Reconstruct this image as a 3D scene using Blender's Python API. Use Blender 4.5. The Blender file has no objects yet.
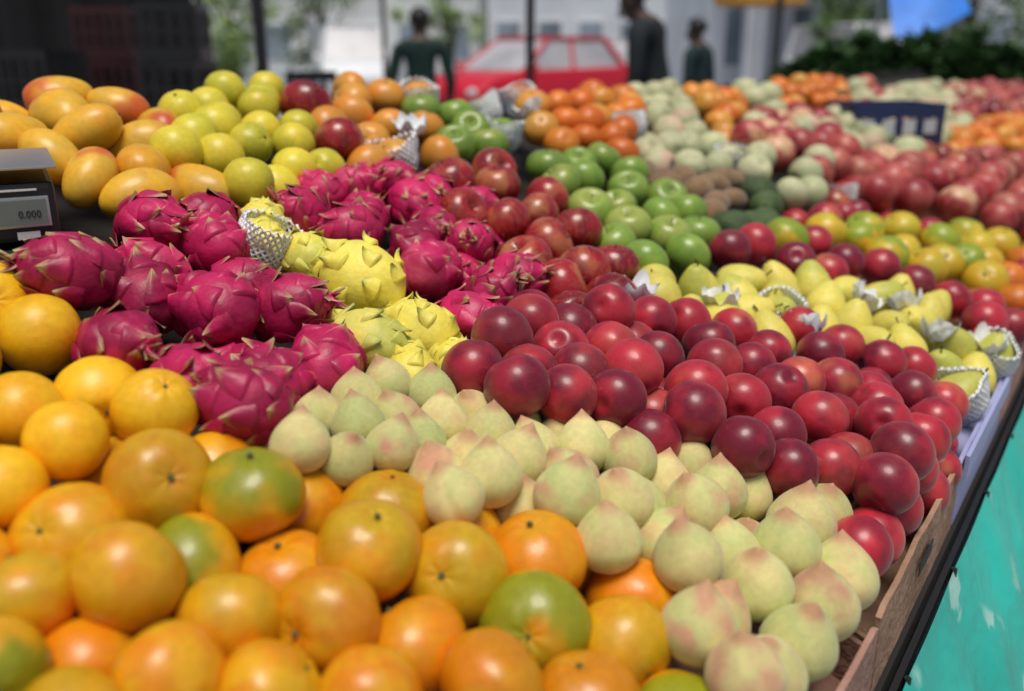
import bpy, bmesh, math, random
import numpy as np
from mathutils import Vector, Matrix, Euler
from mathutils import noise as mnoise
R = random.Random(7)
scene = bpy.context.scene
col = scene.collection
PI = math.pi
# ------------------------------------------------------------------ camera frame
CAMZ = 1.40
CAM = Vector((0, 0, CAMZ))
F = 900.0
PITCH = math.atan(295.5 / F)
cp, sp = math.cos(PITCH), math.sin(PITCH)
TH = math.radians(35)
E1 = Vector((math.sin(TH), math.cos(TH), 0))
E2 = Vector((-math.cos(TH), math.sin(TH), 0))

def ray(u, v):
    x = (u - 512) / F
    y = (345.5 - v) / F
    return Vector((x, cp + y * sp, -sp + y * cp))
def at(u, v, t):
    return CAM + ray(u, v) * t
def depth(p):
    return p[1] * cp - (p[2] - CAMZ) * sp
def proj(p):
    d = Vector(p) - CAM
    z = d.y * cp - d.z * sp
    y = d.y * sp + d.z * cp
    if z < .05:
        return (-9999, -9999)
    return (512 + F * d.x / z, 345.5 - F * y / z)
BASE, SLOPE = -.475, .34
def Sz(s2):
    return CAMZ + BASE + SLOPE * s2
def onplane(u, v, off=0.0):
    r = ray(u, v)
    c2 = r.dot(E2)
    t = (BASE + off) / (r.z - SLOPE * c2)
    return CAM + r * t
def W(s1, s2, z):
    p = E1 * s1 + E2 * s2
    return Vector((p.x, p.y, z))
def s12(p):
    p = Vector((p[0], p[1], 0))
    return p.dot(E1), p.dot(E2)

# ------------------------------------------------------------------ material helpers
def new_mat(name):
    m = bpy.data.materials.new(name)
    m.use_nodes = True
    nt = m.node_tree
    b = nt.nodes['Principled BSDF']
    return m, nt, b
def N(nt, t, **kw):
    n = nt.nodes.new(t)
    for k, v in kw.items():
        setattr(n, k, v)
    return n
def setin(nt, sock, v):
    if hasattr(v, 'is_output'):
        nt.links.new(v, sock)
    elif isinstance(v, (tuple, list)) and len(v) == 3 and sock.type == 'RGBA':
        sock.default_value = (*v, 1)
    else:
        sock.default_value = v
def mixc(nt, f, a, b):
    n = N(nt, 'ShaderNodeMix', data_type='RGBA')
    setin(nt, n.inputs[0], f); setin(nt, n.inputs[6], a); setin(nt, n.inputs[7], b)
    return n.outputs[2]
def mth(nt, op, a, b=0.0, clamp=False):
    n = N(nt, 'ShaderNodeMath', operation=op)
    n.use_clamp = clamp
    setin(nt, n.inputs[0], a); setin(nt, n.inputs[1], b)
    return n.outputs[0]
def mapr(nt, v, a, b, c=0.0, d=1.0):
    n = N(nt, 'ShaderNodeMapRange', interpolation_type='SMOOTHSTEP')
    setin(nt, n.inputs[0], v)
    for i, x in enumerate((a, b, c, d)):
        n.inputs[1 + i].default_value = x
    return n.outputs[0]
def noi(nt, vec, scale, detail=3.0, w=None, rough=.5):
    n = N(nt, 'ShaderNodeTexNoise')
    if w is not None:
        n.noise_dimensions = '4D'
        setin(nt, n.inputs['W'], w)
    nt.links.new(vec, n.inputs['Vector'])
    n.inputs['Scale'].default_value = scale
    n.inputs['Detail'].default_value = detail
    n.inputs['Roughness'].default_value = rough
    return n.outputs[0]

def fruit_mat(name, A, B, C, rough=.4, coat=0.0, speck=None, speck_scale=14, speck_amt=.5, speck_w=.16, bump=0.0,
              bump_scale=40, ab_scale=1.4, c_axis=.35, c_lo=.5, c_hi=.72, sheen=0.0, top=None, top_lo=.8, top_hi=1.0,
              tip=None, streak=0.0):
    m, nt, b = new_mat(name)
    tc = N(nt, 'ShaderNodeTexCoord')
    oi = N(nt, 'ShaderNodeObjectInfo')
    oc = tc.outputs['Object']
    w = mth(nt, 'MULTIPLY', oi.outputs['Random'], 37.0)
    sc = N(nt, 'ShaderNodeSeparateColor'); nt.links.new(oi.outputs['Color'], sc.inputs[0])
    sx = N(nt, 'ShaderNodeSeparateXYZ'); nt.links.new(oc, sx.inputs[0])
    n1 = noi(nt, oc, ab_scale, 2, w)
    f1 = mth(nt, 'ADD', mapr(nt, n1, .34, .66), mth(nt, 'SUBTRACT', sc.outputs[2], .5), True)
    c = mixc(nt, f1, A, B)
    n2 = noi(nt, oc, 1.1, 1, mth(nt, 'ADD', w, 11.0))
    v2 = mth(nt, 'ADD', n2, mth(nt, 'MULTIPLY', sx.outputs[2], c_axis))
    f2 = mth(nt, 'MULTIPLY', mapr(nt, v2, c_lo, c_hi), sc.outputs[0])
    c = mixc(nt, f2, c, C)
    if streak:
        mp = N(nt, 'ShaderNodeMapping'); nt.links.new(oc, mp.inputs[0]); mp.inputs['Scale'].default_value = (9, 9, 1.2)
        n4 = noi(nt, mp.outputs[0], 1.0, 2, w)
        c = mixc(nt, mth(nt, 'MULTIPLY', mapr(nt, n4, .45, .7), streak), c, C)
    if speck:
        vo = N(nt, 'ShaderNodeTexVoronoi'); nt.links.new(oc, vo.inputs['Vector']); vo.inputs['Scale'].default_value = speck_scale
        f3 = mth(nt, 'MULTIPLY', mapr(nt, vo.outputs['Distance'], speck_w * .4, speck_w, 1.0, 0.0), speck_amt)
        c = mixc(nt, f3, c, speck)
    if top:
        f4 = mapr(nt, mth(nt, 'ADD', sx.outputs[2], mth(nt, 'MULTIPLY', n2, .1)), top_lo, top_hi)
        c = mixc(nt, f4, c, top)
    if tip:
        a = N(nt, 'ShaderNodeAttribute', attribute_name='tip')
        c = mixc(nt, mth(nt, 'MULTIPLY', mapr(nt, mth(nt, 'ADD', a.outputs['Fac'], mth(nt, 'MULTIPLY', n1, .3)), .78, 1.10), .85), c, tip)
    n5 = noi(nt, oc, 6.0, 2, w)
    hv = N(nt, 'ShaderNodeHueSaturation'); nt.links.new(c, hv.inputs['Color'])
    nt.links.new(mth(nt, 'ADD', mth(nt, 'MULTIPLY', sc.outputs[1], .6), mth(nt, 'ADD', .5, mth(nt, 'MULTIPLY', n5, .4))), hv.inputs['Value'])
    nt.links.new(hv.outputs[0], b.inputs['Base Color'])
    rr = mth(nt, 'ADD', rough - .12, mth(nt, 'MULTIPLY', n5, .24))
    nt.links.new(rr, b.inputs['Roughness'])
    b.inputs['Specular IOR Level'].default_value = .42
    b.inputs['Coat Weight'].default_value = coat
    b.inputs['Coat Roughness'].default_value = .14
    b.inputs['Sheen Weight'].default_value = sheen
    if bump:
        bp = N(nt, 'ShaderNodeBump'); bp.inputs['Strength'].default_value = bump
        bp.inputs['Distance'].default_value = .05
        nt.links.new(noi(nt, oc, bump_scale, 1), bp.inputs['Height'])
        nt.links.new(bp.outputs[0], b.inputs['Normal'])
    return m

def mat(name, colr, rough=.6, metal=0.0, var=.25, scale=4.0, col2=None, bump=0.0, coat=0.0):
    m, nt, b = new_mat(name)
    tc = N(nt, 'ShaderNodeTexCoord')
    n = noi(nt, tc.outputs['Object'], scale, 4)
    c2 = col2 if col2 else tuple(x * (1 - var) for x in colr)
    nt.links.new(mixc(nt, mapr(nt, n, .35, .65), colr, c2), b.inputs['Base Color'])
    nt.links.new(mth(nt, 'ADD', rough - .08, mth(nt, 'MULTIPLY', n, .16)), b.inputs['Roughness'])
    b.inputs['Metallic'].default_value = metal
    b.inputs['Coat Weight'].default_value = coat
    if bump:
        bp = N(nt, 'ShaderNodeBump'); bp.inputs['Strength'].default_value = bump
        bp.inputs['Distance'].default_value = .02
        nt.links.new(noi(nt, tc.outputs['Object'], scale * 8, 3), bp.inputs['Height'])
        nt.links.new(bp.outputs[0], b.inputs['Normal'])
    return m

M = {}
M['orange'] = fruit_mat('orange_peel', (.74, .23, .004), (.73, .36, .008), (.28, .285, .010), rough=.33, coat=.22, bump=.09, bump_scale=24, c_axis=.22, c_lo=.40, c_hi=.68,
                        speck=(.40, .18, .01), speck_scale=20, speck_amt=.35)
M['yorange'] = fruit_mat('yellow_orange_peel', (.88, .42, .006), (.90, .51, .011), (.6, .45, .02), rough=.38, coat=.10, bump=.10, bump_scale=26)
M['peach'] = fruit_mat('peach_skin', (.69, .60, .25), (.52, .55, .20), (.60, .29, .18), rough=.76, sheen=.2, ab_scale=.8, c_axis=.06, c_lo=.43, c_hi=.76, top=(.52, .29, .15), top_lo=.98, top_hi=1.28,
                       speck=(.48, .34, .15), speck_scale=13, speck_amt=.3, speck_w=.13)
M['plum'] = fruit_mat('plum_skin', (.46, .020, .036), (.17, .005, .020), (.58, .18, .07), rough=.36, coat=.18, ab_scale=.9, c_axis=-.25, c_lo=.5, c_hi=.85, sheen=.08,
                      speck=(.76, .42, .32), speck_scale=20, speck_amt=.5, speck_w=.14)
M['dragon'] = fruit_mat('dragon_fruit_skin', (.54, .012, .10), (.30, .005, .05), (.60, .07, .15), rough=.46, coat=.05, bump=.05, bump_scale=8, tip=(.44, .36, .14), c_axis=-.1)
M['ydragon'] = fruit_mat('yellow_dragon_fruit_skin', (.82, .69, .09), (.76, .67, .13), (.56, .56, .10), rough=.5, bump=.05, bump_scale=8, tip=(.34, .38, .08))
M['mango'] = fruit_mat('mango_skin', (.80, .42, .02), (.66, .40, .04), (.58, .09, .02), rough=.40, coat=.12, c_axis=.30, c_lo=.50, c_hi=.85, speck=(.26, .11, .02), speck_scale=16, speck_amt=.5)
M['guava'] = fruit_mat('guava_skin', (.78, .61, .04), (.66, .57, .04), (.50, .48, .03), rough=.42, coat=.10, speck=(.25, .2, .03), speck_scale=11, speck_amt=.5, speck_w=.14)
M['rapple'] = fruit_mat('red_apple_skin', (.34, .011, .018), (.16, .004, .011), (.54, .24, .08), rough=.30, coat=.3, speck=(.65, .4, .24), speck_scale=13, speck_amt=.5, speck_w=.11, streak=.22, c_axis=.1)
M['gapple'] = fruit_mat('green_apple_skin', (.22, .34, .045), (.15, .26, .035), (.36, .40, .08), rough=.32, coat=.2, speck=(.5, .55, .3), speck_scale=13, speck_amt=.5, speck_w=.11)
M['pear'] = fruit_mat('pear_skin', (.76, .64, .12), (.67, .61, .11), (.46, .48, .08), rough=.48, speck=(.3, .25, .05), speck_scale=15, speck_amt=.4, speck_w=.12)
M['persimmon'] = fruit_mat('persimmon_skin', (.74, .26, .02), (.66, .30, .05), (.6, .4, .06), rough=.38, coat=.12)
M['tangerine'] = fruit_mat('tangerine_peel', (.74, .20, .010), (.62, .13, .010), (.66, .3, .03), rough=.42, coat=.1)
M['palefruit'] = fruit_mat('pale_fruit_skin', (.56, .54, .32), (.44, .48, .25), (.58, .40, .27), rough=.55)
M['nectarine'] = fruit_mat('nectarine_skin', (.50, .105, .08), (.29, .022, .03), (.64, .38, .21), rough=.42, coat=.1, speck=(.6, .4, .2), speck_scale=12, speck_amt=.3, c_lo=.42, c_hi=.7)
M['mandarin'] = fruit_mat('mandarin_peel', (.72, .42, .02), (.58, .48, .035), (.26, .34, .025), rough=.38, coat=.1, c_lo=.42, c_hi=.68)
M['kiwi'] = fruit_mat('kiwi_skin', (.24, .14, .065), (.16, .095, .045), (.28, .19, .095), rough=.8, sheen=.3)
M['avocado'] = fruit_mat('avocado_skin', (.07, .12, .035), (.035, .06, .022), (.11, .17, .045), rough=.5, bump=.3, bump_scale=14)
M['stem'] = mat('brown_stem', (.09, .05, .025), .8)
M['calyx'] = mat('green_calyx', (.13, .15, .04), .7)
M['drycalyx'] = mat('dry_calyx', (.20, .15, .06), .8)
M['foam'] = mat('white_foam', (.86, .88, .87), .8, var=.04)
M['tissue'] = mat('white_tissue', (.84, .86, .86), .9, var=.05)
M['card'] = mat('cardboard', (.46, .28, .18), .85, col2=(.30, .175, .105), scale=11, bump=.3)
M['cardpink'] = mat('pinkish_cardboard', (.50, .29, .22), .85, col2=(.33, .18, .13), scale=11, bump=.3)
M['lavender'] = mat('lavender_plastic', (.40, .42, .70), .4, var=.1)
M['board'] = mat('dark_board', (.022, .017, .013), .9)
M['blackplastic'] = mat('black_plastic', (.014, .014, .015), .45)
M['darkred'] = mat('dark_red_plastic', (.050, .009, .011), .5)
M['stallshade'] = mat('stall_shade_black', (.007, .007, .009), .9)  # near-black colour carries the shade inside the left stall
M['steel'] = mat('galvanised_steel', (.60, .61, .62), .35, metal=.9, var=.15)
M['darkmetal'] = mat('dark_post_metal', (.03, .03, .035), .5, metal=.4)
M['greybody'] = mat('charcoal_plastic', (.012, .013, .015), .45)
M['lcd'] = mat('lcd_glass', (.16, .19, .175), .3, var=.08)
M['ink'] = mat('black_ink', (.01, .01, .01), .6)
M['whiteink'] = mat('white_ink', (.75, .76, .76), .6, var=.05)
M['greencrate'] = mat('dark_green_plastic', (.010, .030, .02), .5)
M['bluecrate'] = mat('navy_plastic', (.02, .035, .12), .45)
M['whiteplastic'] = mat('white_plastic', (.62, .64, .66), .45, var=.1)
M['bluetarp'] = mat('blue_tarp', (.01, .22, .82), .5, var=.2)
M['orangecloth'] = mat('orange_umbrella_cloth', (.70, .36, .06), .8, var=.2)
M['ground'] = mat('concrete_ground', (.30, .29, .28), .9, col2=(.22, .215, .21), scale=.8, bump=.1)
M['carred'] = mat('red_car_paint', (.66, .008, .03), .4, var=.08, coat=.15)
M['carsilver'] = mat('silver_car_paint', (.74, .66, .68), .4, var=.08)
M['vanwhite'] = mat('white_van_paint', (.84, .86, .88), .45, var=.06)
M['glass'] = mat('car_glass', (.50, .50, .52), .3, var=.3, scale=1.0)  # whitish sky reflection is put into the glass colour
M['rubber'] = mat('tyre_rubber', (.02, .02, .02), .8)
M['lamp'] = mat('headlight_glass', (.7, .72, .72), .2, var=.1)
M['skin'] = mat('brown_skin', (.075, .038, .025), .55, var=.12)
M['hair'] = mat('black_hair', (.008, .007, .006), .5)
M['shirtgreen'] = mat('dark_green_shirt', (.006, .036, .028), .85)
M['shirtblack'] = mat('black_shirt', (.006, .012, .016), .85)
M['shirtteal'] = mat('dark_teal_shirt', (.008, .030, .034), .85)
M['trousers'] = mat('navy_trousers', (.02, .025, .045), .85)
M['shoe'] = mat('dark_shoe', (.02, .017, .015), .6)
M['wallpale'] = mat('pale_plaster', (.84, .89, .94), .85, var=.12, scale=.5)
M['wallgrey'] = mat('grey_plaster', (.60, .64, .70), .85, var=.2, scale=.5)
M['wallcream'] = mat('cream_plaster', (.90, .93, .91), .85, var=.12, scale=.4)
M['pane'] = mat('window_pane', (.36, .44, .52), .25, var=.5, scale=.6)
M['frame'] = mat('white_frame', (.88, .90, .92), .5, var=.05)
M['bark'] = mat('bark', (.07, .05, .035), .9)
M['leaf'] = mat('tree_leaf', (.11, .20, .04), .6, col2=(.06, .12, .03), scale=1.4)
M['leaflight'] = mat('light_tree_leaf', (.28, .40, .11), .6, col2=(.16, .26, .08), scale=1.4)
M['veg'] = mat('dark_leafy_green', (.085, .18, .05), .6, col2=(.022, .06, .016), scale=7)

def tarp_mat():
    m, nt, b = new_mat('teal_printed_tarp')
    tc = N(nt, 'ShaderNodeTexCoord'); oc = tc.outputs['Object']
    n = noi(nt, oc, 3.0, 4)
    c = mixc(nt, mapr(nt, n, .35, .65), (.018, .58, .47), (.010, .44, .36))
    n2 = noi(nt, oc, 7.5, 1.5)
    f = mapr(nt, n2, .66, .70)
    n3 = noi(nt, oc, 26.0, 2)
    f = mth(nt, 'MULTIPLY', mth(nt, 'MULTIPLY', f, mapr(nt, n3, .42, .50)), .7)
    c = mixc(nt, f, c, (.50, .78, .68))
    nt.links.new(c, b.inputs['Base Color'])
    b.inputs['Roughness'].default_value = .38
    bp = N(nt, 'ShaderNodeBump'); bp.inputs['Strength'].default_value = .5; bp.inputs['Distance'].default_value = .03
    nt.links.new(noi(nt, oc, 9.0, 4), bp.inputs['Height']); nt.links.new(bp.outputs[0], b.inputs['Normal'])
    return m
M['tarp'] = tarp_mat()

# ------------------------------------------------------------------ object helpers
def tag(o, label=None, cat=None, group=None, kind=None):
    if label: o['label'] = label
    if cat: o['category'] = cat
    if group: o['group'] = group
    if kind: o['kind'] = kind
    return o
def link(name, me, parent=None, loc=None):
    o = bpy.data.objects.new(name, me); col.objects.link(o)
    if parent: o.parent = parent
    if loc is not None: o.location = loc
    return o
def thing(name, label, cat, loc=(0, 0, 0), rz=0.0, group=None):
    o = link(name, None); o.location = loc; o.rotation_euler = (0, 0, rz)
    o.empty_display_size = .05
    return tag(o, label, cat, group)
class MB:
    def __init__(s): s.bm = bmesh.new()
    def box(s, c, size, rz=0, rx=0, ry=0):
        mt = Matrix.Translation(c) @ Euler((rx, ry, rz)).to_matrix().to_4x4() @ Matrix.Diagonal((*size, 1))
        bmesh.ops.create_cube(s.bm, size=1, matrix=mt); return s
    def tube(s, p0, p1, r0, r1=None, n=10):
        p0, p1 = Vector(p0), Vector(p1); d = p1 - p0
        mt = Matrix.Translation((p0 + p1) / 2) @ d.to_track_quat('Z', 'Y').to_matrix().to_4x4()
        bmesh.ops.create_cone(s.bm, cap_ends=True, segments=n, radius1=r0, radius2=r0 if r1 is None else r1, depth=d.length, matrix=mt); return s
    def ball(s, c, size, n=10):
        mt = Matrix.Translation(c) @ Matrix.Diagonal((*size, 1))
        bmesh.ops.create_uvsphere(s.bm, u_segments=n * 2, v_segments=n, radius=1, matrix=mt); return s
    def quad(s, pts):
        s.bm.faces.new([s.bm.verts.new(p) for p in pts]); return s
    def prism(s, pts, y0, y1):
        a = [s.bm.verts.new((x, y0, z)) for x, z in pts]
        b = [s.bm.verts.new((x, y1, z)) for x, z in pts]
        s.bm.faces.new(a); s.bm.faces.new(b[::-1])
        n = len(pts)
        for i in range(n):
            s.bm.faces.new((a[i], b[i], b[(i + 1) % n], a[(i + 1) % n]))
        return s
    def hexa(s, bot, topp):
        a = [s.bm.verts.new(p) for p in bot]; b = [s.bm.verts.new(p) for p in topp]
        s.bm.faces.new(a[::-1]); s.bm.faces.new(b)
        for i in range(4):
            s.bm.faces.new((a[i], a[(i + 1) % 4], b[(i + 1) % 4], b[i]))
        return s
    def mesh(s, name, m, bevel=0, smooth=False):
        if bevel:
            bmesh.ops.bevel(s.bm, geom=s.bm.edges[:], offset=bevel, segments=2, affect='EDGES', profile=.6)
        bmesh.ops.recalc_face_normals(s.bm, faces=s.bm.faces[:])
        me = bpy.data.meshes.new(name); s.bm.to_mesh(me); s.bm.free()
        me.materials.append(m)
        if smooth:
            for p in me.polygons: p.use_smooth = True
        return me
    def build(s, name, m, parent=None, bevel=0, smooth=False, loc=None):
        return link(name, s.mesh(name, m, bevel, smooth), parent, loc)
def bake(o):
    dg = bpy.context.evaluated_depsgraph_get()
    return bpy.data.meshes.new_from_object(o.evaluated_get(dg))

# ------------------------------------------------------------------ fruit meshes (unit size)
def revolve(name, fn, m, seg=32, ring=20):
    vs = []; fs = []
    vs.append(fn(0.0001, 0.0))
    for i in range(1, ring):
        ph = PI * i / ring
        for j in range(seg):
            vs.append(fn(ph, 2 * PI * j / seg))
    vs.append(fn(PI - .0001, 0.0))
    for j in range(seg):
        fs.append((0, 1 + j, 1 + (j + 1) % seg))
    for i in range(ring - 2):
        for j in range(seg):
            a = 1 + i * seg + j; b = 1 + i * seg + (j + 1) % seg
            fs.append((a, a + seg, b + seg, b))
    L = len(vs) - 1; o = 1 + (ring - 2) * seg
    for j in range(seg):
        fs.append((L, o + (j + 1) % seg, o + j))
    me = bpy.data.meshes.new(name)
    me.from_pydata([tuple(v) for v in vs], [], fs); me.update()
    for p in me.polygons: p.use_smooth = True
    me.materials.append(m)
    return me
def gz(x, w): return math.exp(-(x / w) ** 2)
def nz(x, y, z, f, s): return mnoise.noise(Vector((x * f + s, y * f - s * 1.7, z * f + s * .6)))
def sph(ph, th): return math.sin(ph) * math.cos(th), math.sin(ph) * math.sin(th), math.cos(ph)
def mk_orange(seed, flat=.94, amp=.035):
    def fn(ph, th):
        x, y, z = sph(ph, th)
        k = 1 + amp * nz(x, y, z, 1.1, seed) + .012 * nz(x, y, z, 3, seed)
        zz = z * flat - .10 * gz(ph, .22) - .04 * gz(PI - ph, .15)
        k *= 1 + .012 * math.cos(th * 7 + seed) * gz(ph, .6)
        return (x * k, y * k, zz * k)
    return fn
def mk_apple(seed, tall=.92):
    def fn(ph, th):
        x, y, z = sph(ph, th)
        k = (1 + .03 * nz(x, y, z, 1.2, seed)) * (1 + .05 * z)
        k *= 1 + .02 * math.cos(5 * th + seed) * gz(PI - ph, .9)
        zz = z * tall - .36 * gz(ph, .30) + .22 * gz(PI - ph, .3)
        return (x * k, y * k, zz)
    return fn
def mk_peach(seed):
    r_ = random.Random(seed); bx, by = r_.uniform(-.12, .12), r_.uniform(-.12, .12)
    tipl = r_.uniform(.40, .54)
    def fn(ph, th):
        x, y, z = sph(ph, th)
        k = (1 + .03 * nz(x, y, z, 1.3, seed)) * (1 - .08 * max(0, z))
        d = math.atan2(math.sin(th), math.cos(th))
        k *= 1 - .08 * gz(d, .13) * math.sin(ph) ** .6
        t = math.exp(-ph / .42)
        zz = z * .93 + tipl * t + .12 * gz(PI - ph, .25)
        return (x * k + bx * t, y * k + by * t, zz * (1 + .02 * nz(x, y, z, 1.3, seed + 5)))
    return fn
def mk_plum(seed):
    def fn(ph, th):
        x, y, z = sph(ph, th)
        k = 1 + .03 * nz(x, y, z, 1.2, seed)
        d = math.atan2(math.sin(th), math.cos(th))
        k *= 1 - .03 * gz(d, .14) * math.sin(ph) ** .6
        zz = z * .97 - .17 * gz(ph, .25) - .02 * gz(PI - ph, .15)
        return (x * k, y * k, zz)
    return fn
def mk_mango(seed):
    def fn(ph, th):
        x, y, z = sph(ph, th)
        k = 1 + .03 * nz(x, y, z, 1.1, seed)
        X = x * .84 * k * (1 + .1 * z) + .12 * z * z; Y = y * .76 * k * (1 + .08 * z)
        return (X, Y, z * 1.22 - .05 * gz(ph, .2))
    return fn
def mk_pear(seed, neck=.48, tall=1.18):
    r_ = random.Random(seed); bx = r_.uniform(-.14, .14)
    def fn(ph, th):
        z = math.cos(ph); t = (z + 1) / 2
        w = math.sin(ph) ** .92 * (1 - neck * t ** 1.7) * 1.06
        x, y = w * math.cos(th), w * math.sin(th)
        k = 1 + .04 * nz(x, y, z, 1.3, seed)
        zz = z * tall + .12 - .10 * gz(ph, .2) + .12 * gz(PI - ph, .25)
        return (x * k + bx * t * t, y * k, zz)
    return fn
def mk_kiwi(seed):
    def fn(ph, th):
        x, y, z = sph(ph, th)
        k = 1 + .04 * nz(x, y, z, 1.3, seed)
        return (x * k * .92, y * k * .86, z * 1.22 * k)
    return fn
def mk_dragon(name, seed, m, nsc=20, L=.70, w0=.42, lift=.16, tall=1.16, bulge=.08, pw=.9):
    r_ = random.Random(seed)
    def surf(ph, th):
        x, y, z = sph(ph, th)
        k = 1 + .07 * nz(x, y, z, 1.5, seed)
        return Vector((x * k * .91, y * k * .91, z * tall * k))
    me = revolve(name, lambda a, b: surf(a, b), m, 40, 26)
    vs = [tuple(v.co) for v in me.vertices]; fs = [tuple(p.vertices) for p in me.polygons]
    tips = [0.0] * len(vs)
    nu, nv = 12, 8
    for k in range(nsc + 6):
        crown = k >= nsc
        if crown:
            ph = .24; th = (k - nsc) * 2 * PI / 6 + r_.uniform(-.3, .3)
        else:
            ph = 2.75 - 2.35 * ((k + .5) / nsc) ** .85; th = k * 2.39996 + r_.uniform(-.25, .25)
        P = surf(ph, th); e = .03
        T = (surf(max(ph - e, .001), th) - P).normalized()
        Bn = (surf(ph, th + e) - P).normalized()
        Nn = Bn.cross(T).normalized()
        if Nn.dot(P) < 0: Nn = -Nn
        l = L * r_.uniform(.75, 1.25) * (1.0 if not crown else .95); w = w0 * r_.uniform(.8, 1.15) * (.5 if crown else 1)
        cl = lift * r_.uniform(.2, 2.4) if not crown else .34
        tw = r_.uniform(-.25, .25); ph0 = r_.uniform(0, 6)
        o = len(vs)
        for i in range(nu + 1):
            u = i / nu
            ww = w * (math.cos(min(1, u) * PI / 2) ** pw * .96 + .012)
            for j in range(nv + 1):
                a = 2 * j / nv - 1
                q = P + T * (u * l - .1) + Bn * (a * ww + tw * u * u)
                h = -.50 * (a * ww) ** 2 + cl * u ** 2.6 + bulge * (1 - a * a) * (1 - u * .35) - (.10 if u == 0 else 0)
                h += .016 * math.sin(a * 5 + ph0) * u
                h -= .42 * (u * l) ** 2 if not crown else 0
                if abs(a) == 1: h -= .05 * (1 - u)
                q = q + Nn * (h + .010 + .014 * nz(q.x, q.y, q.z, 4, seed))
                vs.append(tuple(q)); tips.append(max(u, min(1, (abs(a) ** 4) * .55 + .45 * u)))
        for i in range(nu):
            for j in range(nv):
                a_ = o + i * (nv + 1) + j
                fs.append((a_, a_ + 1, a_ + nv + 2, a_ + nv + 1))
    bpy.data.meshes.remove(me)
    me = bpy.data.meshes.new(name)
    me.from_pydata(vs, [], fs); me.update()
    at_ = me.attributes.new('tip', 'FLOAT', 'POINT')
    at_.data.foreach_set('value', tips)
    for p in me.polygons: p.use_smooth = True
    me.materials.append(m)
    return me
def stem_mesh(name, L, r, z0, m, bend=.15):
    b = MB()
    p = [Vector((0, 0, z0)), Vector((bend * .3 * L, 0, z0 + L * .5)), Vector((bend * L, 0, z0 + L))]
    b.tube(p[0], p[1], r, r * .8, 7); b.tube(p[1], p[2], r * .8, r * 1.15, 7)
    return b.mesh(name, m, smooth=True)
def calyx_mesh(name, z0, R0, m, lobes=5):
    vs = [(0, 0, z0 + .05)]; n = lobes * 4
    for j in range(n):
        t = 2 * PI * j / n
        rr = R0 * (.62 + .38 * math.cos(lobes * t))
        vs.append((rr * math.cos(t), rr * math.sin(t), z0 + .03 + .04 * (rr / R0)))
    fs = [(0, 1 + j, 1 + (j + 1) % n) for j in range(n)]
    o = len(vs)
    for j in range(8):
        t = 2 * PI * j / 8
        vs.append((.05 * math.cos(t), .05 * math.sin(t), z0 + .04))
    for j in range(8):
        t = 2 * PI * j / 8
        vs.append((.045 * math.cos(t), .045 * math.sin(t), z0 + .10))
    for j in range(8):
        fs.append((o + j, o + (j + 1) % 8, o + 8 + (j + 1) % 8, o + 8 + j))
    fs.append(tuple(o + 8 + j for j in range(8)))
    me = bpy.data.meshes.new(name); me.from_pydata(vs, [], fs); me.update(); me.materials.append(m)
    return me

K = {}
def kind(key, name, cat, meshes, stem=None, stemname='stem', mode='any', tilt=60, rad=.035):
    K[key] = dict(name=name, cat=cat, meshes=meshes, stem=stem, stemname=stemname, mode=mode, tilt=tilt, rad=rad)
kind('orange', 'orange', 'orange', [revolve('orange', mk_orange(s, fl, .06), M['orange'], 40, 26) for s, fl in ((1, .90), (2, .86), (3, .93), (4, .88))], calyx_mesh('stem_button', .76, .10, M['calyx']), 'stem_button', 'up', 110, .0350)
kind('yorange', 'yellow_orange', 'orange', [revolve('yellow_orange', mk_orange(s, .98), M['yorange'], 40, 26) for s in (5, 6, 7)], calyx_mesh('stem_button', .84, .09, M['drycalyx']), 'stem_button', 'up', 130, .0335)
kind('peach', 'peach', 'peach', [revolve('peach', mk_peach(s), M['peach'], 44, 36) for s in (1, 2, 3, 4, 5, 6)], None, '', 'up', 26, .0280)
kind('plum', 'plum', 'plum', [revolve('plum', mk_plum(s), M['plum'], 36, 24) for s in (1, 2, 3, 4)], None, '', 'any', 60, .0305)
kind('dragon', 'dragon_fruit', 'dragon fruit', [mk_dragon('dragon_fruit', s, M['dragon']) for s in (1, 2, 3, 4)], None, '', 'lie', 60, .0365)
kind('ydragon', 'yellow_dragon_fruit', 'dragon fruit', [mk_dragon('yellow_dragon_fruit', s, M['ydragon'], 20, .50, .34, .13, 1.2, .11, .85) for s in (5, 6, 7)], None, '', 'lie', 60, .0365)
kind('mango', 'mango', 'mango', [revolve('mango', mk_mango(s), M['mango']) for s in (1, 2, 3)], calyx_mesh('stem_scar', 1.12, .07, M['stem']), 'stem_scar', 'lie', 40, .037)
kind('guava', 'guava', 'guava', [revolve('guava', mk_orange(s, 1.0), M['guava']) for s in (8, 9)], calyx_mesh('stem_scar', .86, .10, M['stem']), 'stem_scar', 'up', 110, .0315)
kind('rapple', 'red_apple', 'apple', [revolve('red_apple', mk_apple(s), M['rapple']) for s in (1, 2, 3)], stem_mesh('stem', .34, .03, .55, M['stem']), 'stem', 'up', 75, .037)
kind('gapple', 'green_apple', 'apple', [revolve('green_apple', mk_apple(s, .88), M['gapple']) for s in (4, 5, 6)], stem_mesh('stem', .34, .03, .52, M['stem']), 'stem', 'up', 60, .036)
kind('pear', 'pear', 'pear', [revolve('pear', mk_pear(s), M['pear']) for s in (1, 2, 3)], stem_mesh('stem', .38, .04, 1.16, M['stem'], .3), 'stem', 'up', 70, .032)
kind('persimmon', 'persimmon', 'persimmon', [revolve('persimmon', mk_orange(s, .84), M['persimmon']) for s in (10, 11)], calyx_mesh('calyx', .70, .3, M['drycalyx'], 4), 'calyx', 'up', 120, .036)
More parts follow.
